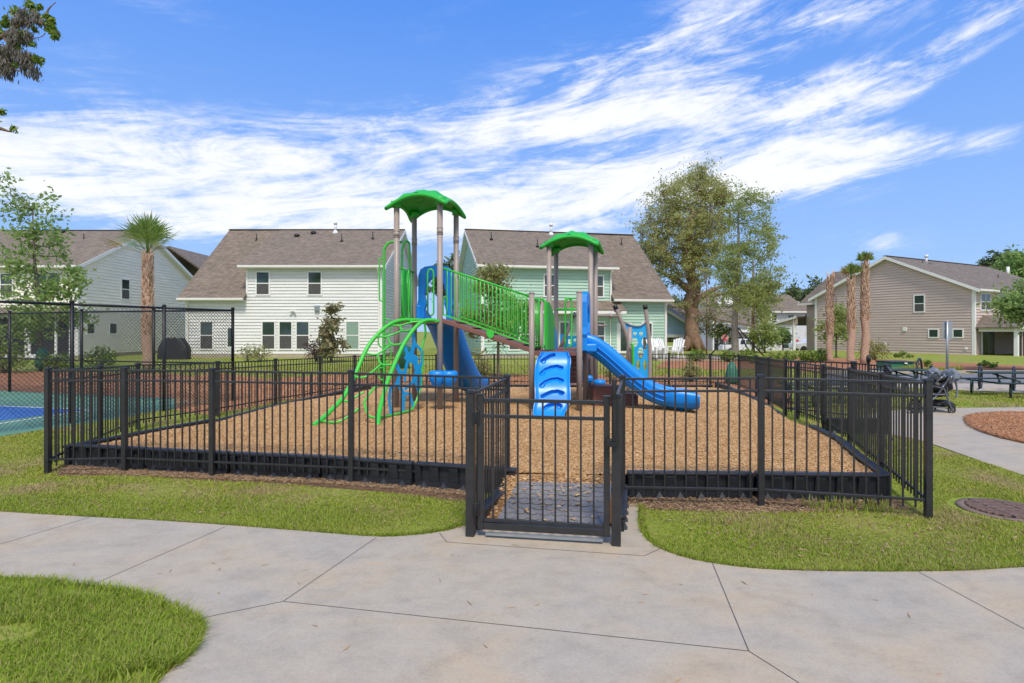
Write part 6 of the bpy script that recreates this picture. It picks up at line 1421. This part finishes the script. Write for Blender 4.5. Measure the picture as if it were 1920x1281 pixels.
shrub('small shrub at the base of the taupe wall, right of the palms', 1640, 35, 1.5, 1.2, M['lf_olive'], 47, 34); shrub('tiny shrub on the mulch bank right of the utility cabinet', 1733, 28, .7, .3, M['lf_shrub'], 48, 10); shrub('tiny shrub on the upper mulch bank', 1694, 31, .8, .35, M['lf_shrub'], 50, 10, z0=.3); shrub('tiny shrub on the mulch bank above the hoops', 1853, 27, .7, .3, M['lf_shrub'], 49, 10)
D = 38; b = W(1568, 640, D); b.z = 0
tree('young_tree', 'young green tree behind the leftmost of the three palms', 'tree', b, [(b.x, D, 0, .06), (b.x, D, 2, .05), (b.x, D, 4, .02)], [cr(1562, 620, D, 26, 26, 1), cr(1570, 590, D, 20, 20, .6)], 90, 30, .10, .2, M['lf_tree'], M['twig'], 24, limbs=6, twr=.01, limb_r=.14)
D = 46; b = W(1434, 640, D); b.z = 0
tree('young_tree', 'round young green tree in front of the distant white gable', 'tree', b, [(b.x, D, 0, .07), (b.x, D, 2, .05), (b.x, D, 3, .02)], [cr(1432, 630, D, 22, 22, 1)], 80, 34, .10, .22, M['lf_tree'], M['twig'], 25, limbs=5, twr=.01, limb_r=.14)
b = W(1468, 640, 60); b.z = -.5
tree('young_tree', 'small bright green tree before the distant cottages', 'tree', b, [(b.x, 60, -.5, .07), (b.x, 60, 1.5, .05), (b.x, 60, 2.5, .02)], [cr(1466, 628, 60, 14, 16, 1)], 50, 30, .12, .25, M['lf_young'], M['twig'], 26, limbs=5, twr=.01, limb_r=.14)
b = W(1345, 640, 62); b.z = -.6
tree('young_tree', 'dark green tree in front of the porch house, left of the stop sign', 'tree', b, [(b.x, 62, -.6, .09), (b.x, 62, 1.5, .06), (b.x, 62, 2.5, .02)], [cr(1348, 622, 62, 22, 13, 1)], 40, 26, .13, .3, M['lf_tree'], M['twig'], 27, limbs=5, twr=.01, limb_r=.14)
D = 24; b = W(1990, 640, D); b.z = 0
tree('young_tree', 'leafy branch tips of a tree reaching in at the right edge before the taupe house', 'tree', b, [(b.x, D, 0, .09), (b.x, D, 2, .07), (b.x, D, 4.4, .02)], [cr(1985, 560, D, 90, 50, 1), cr(1905, 570, D, 26, 8, .12), cr(1915, 590, D, 20, 6, .08)], 200, 30, .10, .18, M['lf_young'], M['twig'], 28, limbs=8, twr=.01, limb_r=.14)
# watering bag by the side
c = W(1372, 690, 19.3); m = MB(); m.lathe([(.05, 0), (.2, .04), (.22, .2), (.16, .5), (.07, .72)], 16, (c.x, c.y, 0)); tag(m.build('watering_bag', M['bagreen']), 'green watering bag just behind the back fence near its right end', 'watering bag')
m = MB(); c = W(755, 655, 27); m.lathe([(.3, 0), (.36, .9), (.38, 1.0), (.2, 1.1)], 16, (c.x, c.y, 0)); tag(m.build('garden_bin', M['bagreen']), 'dark green rounded bin standing behind the net climber', 'bin')
# the mossy branch hanging in from an oak at the upper left: real tree standing off to the left
D = 9.0
t = thing('oak_tree', 'mossy oak whose branch tips hang into the upper left corner', 'tree', (-11.6, 9.5, 0)); m = MB()
m.tube(catmull([(-11.6, 9.5, 0), (-11.5, 9.5, 2), (-11.3, 9.4, 4.5), (-11.5, 9.3, 7.5)], 4), [.35]*5+[.3]*4+[.25]*4, 12); m.build('trunk', M['bark'], t)
bh = [[(-11.3, 9.4, 4.6), (-10, 9.1, 5.6), W(-60, 90, D), W(5, 68, D), W(28, 52, D), W(60, 40, D), W(86, 30, D)], [W(5, 68, D), W(20, 84, D), W(40, 75, D), W(75, 70, D), W(85, 62, D)], [W(-40, 95, D), W(12, 120, D), W(34, 133, D), W(48, 126, D), W(66, 120, D)], [W(28, 52, D), W(46, 20, D), W(52, -20, D)], [W(60, 40, D), W(88, 45, D), W(97, 34, D), W(100, 32, D)], [W(86, 30, D), W(92, 16, D), W(105, 4, D)], [(-11.5, 9.4, 4.3), (-9.5, 9.1, 4.9), W(-70, 225, D), W(-5, 240, D), W(15, 246, D), W(26, 248, D)], [W(-70, 225, D), W(-20, 210, D), W(3, 208, D)]]
m = MB()
for i, p in enumerate(bh): P = catmull(p, 4); m.tube(P, [max(.006, (.07 if i in (0, 6) else .022)*(1-.97*k/(len(P)-1))) for k in range(len(P))], 7)
m.build('limb', M['bark'], t); rs = np.random.RandomState(5); C = []
for px, py, r, n in ((12, 42, 11, 130), (28, 22, 10, 60), (58, 12, 10, 110), (62, 24, 9, 70), (75, 14, 7, 40), (88, 32, 8, 90), (97, 40, 7, 60), (103, 66, 9, 110), (92, 52, 8, 70), (101, 54, 5, 40), (46, 66, 9, 90), (64, 54, 6, 40), (34, 88, 7, 40), (60, 84, 5, 40), (70, 112, 9, 90), (78, 112, 4, 20), (30, 122, 6, 30), (2, 60, 9, 60), (2, 210, 6, 50), (25, 242, 6, 45), (-30, 60, 30, 260), (-40, 220, 26, 160), (-60, 10, 40, 300)):
    c = np.array(list(W(px, py, D))); C.append(c + rs.normal(size=(n, 3))*r*D/F*.42)
leafmesh('crown', np.concatenate(C), M['lf_shrub'], .035, rs, t, 2.2); C = []
for px, py, w, L in ((40, 30, 7, 18), (46, 22, 5, 22), (30, 36, 6, 12), (70, 26, 6, 20), (57, 40, 2, 14), (26, 62, 9, 26), (40, 60, 9, 22), (56, 62, 4, 20), (10, 92, 16, 34), (26, 84, 12, 20), (5, 110, 12, 26), (22, 118, 3, 22), (36, 96, 3, 26), (50, 104, 9, 22), (58, 100, 4, 18), (63, 122, 4, 26), (46, 128, 4, 14), (86, 42, 3, 12), (14, 124, 4, 26), (-10, 90, 20, 50), (-30, 120, 20, 40)):
    n = int(w*L*1.6); z = rs.uniform(0, 1, n); C.append(np.stack([(px-CX + rs.normal(size=n)*w*.55*(1-.75*z))*D/F, D + rs.normal(size=n)*.06, EYE + (HZ-py-z*L)*D/F], 1))
leafmesh('hanging_moss', np.concatenate(C), M['moss'], .018, rs, t, 5, 4)
# distant woods and pines
rs = np.random.RandomState(12); C = []; m = MB()
for i in range(210):
    x = rs.uniform(-10, 190); y = rs.uniform(140, 185); hx = 9.6 + 2.2*mnoise.noise(Vector((x*.06, 1, 0))) + rs.uniform(-1.2, .9); r = rs.uniform(3.0, 4.6)
    for k in range(7): c = np.array([x + rs.normal()*r*.5, y + rs.normal()*r*.4, hx - 2.0 - k*1.4 + rs.normal()*.6]); C.append(c + rs.normal(size=(170, 3))*np.array([1, .8, .55])*r*.36)
    m.tube([(x, y, -3), (x, y, hx-2)], [.25, .1], 5)
w_ = leafmesh('woodland', np.concatenate(C), M['lf_far'], .42, rs, None, 1.7); tag(w_, 'far belt of dark green woods on the horizon', 'woods', kind='stuff')
def pine(label, px, pytop, D, pyb, seed, w=30, lean=0):
    b = W(px, 620, D); zt = EYE + (HZ-pytop)*D/F; b.z = ground_z(0, D); k = D/F
    return tree('pine_tree', label, 'tree', b, [(b.x, D, b.z, .32), (b.x, D, b.z+(zt-b.z)*.5, .24), (b.x+lean, D, zt-1, .08)], [(b.x+lean, D, zt-2.0, w*k*.62, w*k*.6, 1.5, 1.2), (b.x-w*k*.3, D, zt-4.0, w*k*.5, w*k*.5, 1.2, 1), (b.x+w*k*.35, D, zt-5.0, w*k*.5, w*k*.5, 1.1, 1)], 70, 80, .30, .55, M['lf_far'], M['bark_grey'], seed, limbs=6, elong=3, twr=.03, flat=.7)
pine('tall flat-topped pine above the distant woods, left of the taupe house', 1489, 540, 120, 0, 51, 34); pine('lone pine with a bare trunk beside the tall flat-topped one', 1476, 562, 125, 0, 52, 14)
pine('pine top showing behind the front wing of the taupe house', 1536, 528, 95, 0, 53, 34); pine('pine top between the white house and the mint house', 848, 484, 85, 0, 54, 34); pine('dark pine behind the right end of the taupe house', 1866, 484, 100, 0, 55, 30); pine('second dark pine behind the taupe house, further right', 1888, 474, 100, 0, 56, 26)
b = W(1930, 620, 80); b.z = -1
tree('broadleaf_tree', 'bright green broad tree behind the house at the right edge', 'tree', b, [(b.x, 80, -1, .3), (b.x, 80, 4, .25), (b.x, 80, 9, .1)], [cr(1912, 510, 80, 34, 34, 1), cr(1950, 520, 80, 50, 46, 1.4)], 200, 60, .26, .5, M['lf_young'], M['bark'], 57, limbs=7)
b = W(1440, 620, 105); b.z = -1.2
tree('broadleaf_tree', 'pale green round tree in front of the dark woods, above the distant cottages', 'tree', b, [(b.x, 105, -1.2, .3), (b.x, 105, 2, .2), (b.x, 105, 5, .1)], [cr(1448, 598, 105, 34, 12, 1), cr(1420, 600, 105, 24, 10, .6)], 110, 60, .30, .5, M['lf_young'], M['bark'], 58, limbs=6)

# ------------------------------------------------------------------ grass blades, chips, litter
def blades(name, label, N, region, hmin, hmax, w, mat, seed, excl, lean=.55, dens=None):
    rs = np.random.RandomState(seed); x0, x1, y0, y1 = region; X = []; Y = []; tot = 0
    while tot < N:
        n = 200000; x = rs.uniform(x0, x1, n); y = rs.uniform(y0, y1, n); k = np.abs(x) < y*1.02 + .3
        if dens is not None: k &= rs.uniform(0, 1, n) < dens(x, y)
        x, y = x[k], y[k]; k = np.ones(len(x), bool)
        for p in excl: k &= ~in_poly(x, y, p)
        x, y = x[k], y[k]; X.append(x); Y.append(y); tot += len(x)
        if len(X) > 60: break
    x = np.concatenate(X)[:N]; y = np.concatenate(Y)[:N]; n = len(x)
    a = rs.uniform(0, 2*np.pi, n); h = rs.uniform(hmin, hmax, n)*(.75 + .5*np.sin(x*3.1+1)*np.sin(y*2.7)); l = h*rs.uniform(.15, 1.0, n)*lean*1.6; ww = w*rs.uniform(.6, 1.4, n)*np.maximum(1, y/5.0)
    dx, dy = np.cos(a), np.sin(a); sx, sy = -dy*ww/2, dx*ww/2; b = np.stack([x, y, np.zeros(n)], 1); s = np.stack([sx, sy, np.zeros(n)], 1); d = np.stack([dx, dy, np.zeros(n)], 1); u = np.array([0, 0, 1.])
    mid = b + d*(l*.35)[:, None] + u*(h*.62)[:, None]; tip = b + d*l[:, None] + u*h[:, None]
    V = np.stack([b-s, b+s, mid+s*.8, mid-s*.8, tip], 1).reshape(-1, 3); i = np.arange(n)[:, None]*5
    Q = np.concatenate([i, i+1, i+2, i+3], 1); T3 = np.concatenate([i+3, i+2, i+4, i+4], 1)
    V2 = np.concatenate([V, tip + d*1e-4]); T3 = np.concatenate([i+3, i+2, i+4, np.arange(n)[:, None]+5*n], 1)
    return tag(np_mesh(name, V2, np.concatenate([Q, T3]), mat), label, 'grass', kind='stuff')
EX = SHEETS + [MULCH_POLY]
low_poly = [(p.x, p.y) for p in low]
blades('grass', 'bright green grass of the lower left lawn patch', 60000, (-4.6, -1.2, 2.55, 4.75), .018, .062, .0045, M['blade'], 1, EX, 1.0, lambda x, y: np.clip(1.5-y*.2, .3, 1)*(1-.85*((np.sin(x*4.1+2*np.sin(y*3.3))*np.sin(y*5.3+1.5*np.sin(x*2.9)+.7)) > .62)))
blades('grass', 'short patchy green and straw-coloured lawn around the fence', 250000, (-9, 9, 4.2, 12), .010, .034, .0048, M['blade_dry'], 2, EX + [[(-4.6, 2), (-1.2, 2), (-1.2, 4.3), (-4.6, 4.3)]], .9, lambda x, y: np.clip(1.5-y*.12, .1, 1))
blades('grass', 'fresher green fringe of lawn along the walk', 60000, (-8, 8, 4.1, 6.2), .018, .045, .0045, M['blade'], 3, EX, .8, lambda x, y: np.clip(.12 + np.exp(-((y-(5.35-.105*x))/.28)**2)*(x < -.4) + np.exp(-((y-4.55)/.35)**2)*(x > 1.0), .0, 1))
blades('grass', 'distant lawn grass behind and beside the playground', 90000, (-16, 24, 12, 30), .03, .07, .005, M['blade_dry'], 4, EX, .8, lambda x, y: np.clip(1.3-y*.04, .1, 1))
blades('grass', 'tall weedy grass tufts at the foot of the right border section', 260, (2.9, 3.7, 5.60, 5.86), .08, .2, .006, M['blade'], 5, [], .5)
blades('grass', 'tall grass growing round the green utility cabinet', 2500, (15.5, 18.5, 24.0, 24.55), .12, .36, .005, M['blade_dry'], 6, [], .3)
for crv, sd_, n_ in ((low, 11, 2600), (top_r, 12, 2600), (top_l, 13, 2600)):      # longer blades left standing along the edges
    rs = np.random.RandomState(sd_); Pe = [p for p in crv if abs(p.x) < p.y*.95 and p.y > 2.5]; vs = []; fs = []
    for k in range(n_):
        i = rs.randint(0, len(Pe)-1); p = Pe[i].lerp(Pe[i+1], rs.uniform()); t = (Pe[i+1]-Pe[i]).normalized(); n = Vector((-t.y, t.x, 0)); p = p + n*rs.uniform(.0, .07)
        h = rs.uniform(.02, .06)*(1.2 if crv is low else .8); d = Vector((rs.normal()*.6, rs.normal()*.6, 0))*h - n*h*rs.uniform(-.2, .8); s = Vector((rs.normal(), rs.normal(), 0)).normalized()*.0028; b0 = len(vs)
        vs += [p-s, p+s, p+d*.4+s*.8+Vector((0,0,h*.7)), p+d*.4-s*.8+Vector((0,0,h*.7)), p+d+Vector((0,0,h))]; fs += [(b0, b0+1, b0+2, b0+3), (b0+3, b0+2, b0+4, b0+4)]
    V = np.array([list(v) for v in vs]); m5 = MB(); m5.v = [tuple(v) for v in vs]; m5.f = [f if f[2] != f[3] else f[:3] for f in fs]; m5.sm = [False]*len(fs)
    tag(m5.build('grass', M['blade']), 'longer grass blades leaning over the edge of the walk', 'grass', kind='stuff')
def chips(name, label, N, poly, zf, size, mat, seed, aspect=.28, bias=1.0, thick=.18):
    rs = np.random.RandomState(seed); P = np.array([(p[0], p[1]) for p in poly]); x0, y0 = P.min(0); x1, y1 = P.max(0); xs, ys = [], []; tot = 0
    for _ in range(80):
        x = rs.uniform(x0, x1, 100000); y = y0 + (y1-y0)*rs.uniform(0, 1, 100000)**bias; k = in_poly(x, y, poly) & (np.abs(x) < y*.9+.3); xs.append(x[k]); ys.append(y[k]); tot += k.sum()
        if tot > N: break
    x = np.concatenate(xs)[:N]; y = np.concatenate(ys)[:N]; n = len(x); z = np.array([zf(a, b) for a, b in zip(x, y)])
    a = rs.uniform(0, np.pi, n); L = size*rs.uniform(.4, 1.3, n)*np.maximum(1, y/9); w = L*aspect*rs.uniform(.6, 1.5, n); tl = rs.normal(size=n)*.22; rl = rs.normal(size=n)*.3
    d = np.stack([np.cos(a)*np.cos(tl), np.sin(a)*np.cos(tl), np.sin(tl)], 1); s = np.stack([-np.sin(a)*np.cos(rl), np.cos(a)*np.cos(rl), np.sin(rl)], 1); u = np.cross(d, s)
    c = np.stack([x, y, z + rs.uniform(.002, .016, n)], 1); dl = d*(L/2)[:, None]; sw_ = s*(w/2)[:, None]; th = u*(w*thick)[:, None]
    V = np.stack([c-dl-sw_*.7, c+dl*.9-sw_, c+dl+sw_*.6, c-dl*.95+sw_, c-dl-sw_*.7-th*2, c+dl*.9-sw_-th*2, c+dl+sw_*.6-th*2, c-dl*.95+sw_-th*2], 1).reshape(-1, 3); i = np.arange(n)[:, None]*8
    Fq = np.concatenate([np.concatenate([i+q for q in f], 1) for f in ((0,1,2,3), (0,4,5,1), (1,5,6,2), (2,6,7,3), (3,7,4,0))])
    return tag(np_mesh(name, V, Fq, mat), label, 'wood chips', kind='stuff')
chips('wood_chips', 'tan and orange wood chips covering the playground', 300000, MULCH_POLY, mz, .033, M['chip'], 1, bias=1.5)
chips('wood_chips', 'wood chips spilled over the rubber mat inside the gate', 90, [(-.1, 5.2), (.85, 5.0), (1.0, 5.9), (.05, 6.0)], lambda x, y: .055 + .165*max(0, min(1, (y-5.04+.1*x)/.85)), .045, M['chip'], 2, bias=.6)
chips('wood_chips', 'wood chips filling the slope around the rubber mat', 900, [(-.28, 5.2), (-.12, 5.2), (.06, 6.0), (1.0, 5.95), (1.12, 6.25), (-.04, 6.3)], lambda x, y: .035 + .165*max(0, min(1, (y-5.2)/.9)), .04, M['chip'], 3)
sp = [(-5.7, 7.2), (-3.6, 6.92), (-1.85, 6.62), (-.45, 6.2), (-.42, 6.6), (-1.85, 6.95), (-3.6, 7.25), (-5.9, 7.75)]
chips('dry_litter', 'brown needles and litter under the front left fence', 9000, sp, lambda x, y: .004, .05, M['litter'], 4, .12); chips('dry_litter', 'brown needles and litter under the front right fence', 5000, [(1.05, 5.75), (2.4, 5.6), (3.9, 5.7), (4.0, 6.15), (1.05, 6.2)], lambda x, y: .005, .05, M['litter'], 5, .12)
chips('pine_straw', 'reddish pine straw covering the planted island at right', 30000, [(p.x, p.y) for p in isl], lambda x, y: .036, .11, M['needle'], 6, .05)
chips('pine_straw', 'pinkish pine straw outside the left and back fence', 36000, [(p.x, p.y) for p in pxs([(330, 770), (395, 779), (500, 758), (600, 743), (665, 733), (725, 727), (1300, 725), (1345, 724), (1440, 710), (1180, 706), (800, 703), (640, 704), (500, 712), (400, 700), (330, 718)])], lambda x, y: .008, .12, M['needle'], 7, .06)
chips('dry_litter', 'dry leaf bits scattered in the lawn near the walk', 500, [(-7, 6.4), (-4, 5.6), (-.5, 5.2), (-.5, 6.2), (-6, 7.2)], lambda x, y: .015, .03, M['litter'], 8, .3); chips('dry_litter', 'dry leaf bits scattered in the right lawn', 500, [(1.2, 5.6), (2, 4.5), (6, 4.4), (7, 6), (4, 5.6), (2, 5.7)], lambda x, y: .015, .03, M['litter'], 9, .3)
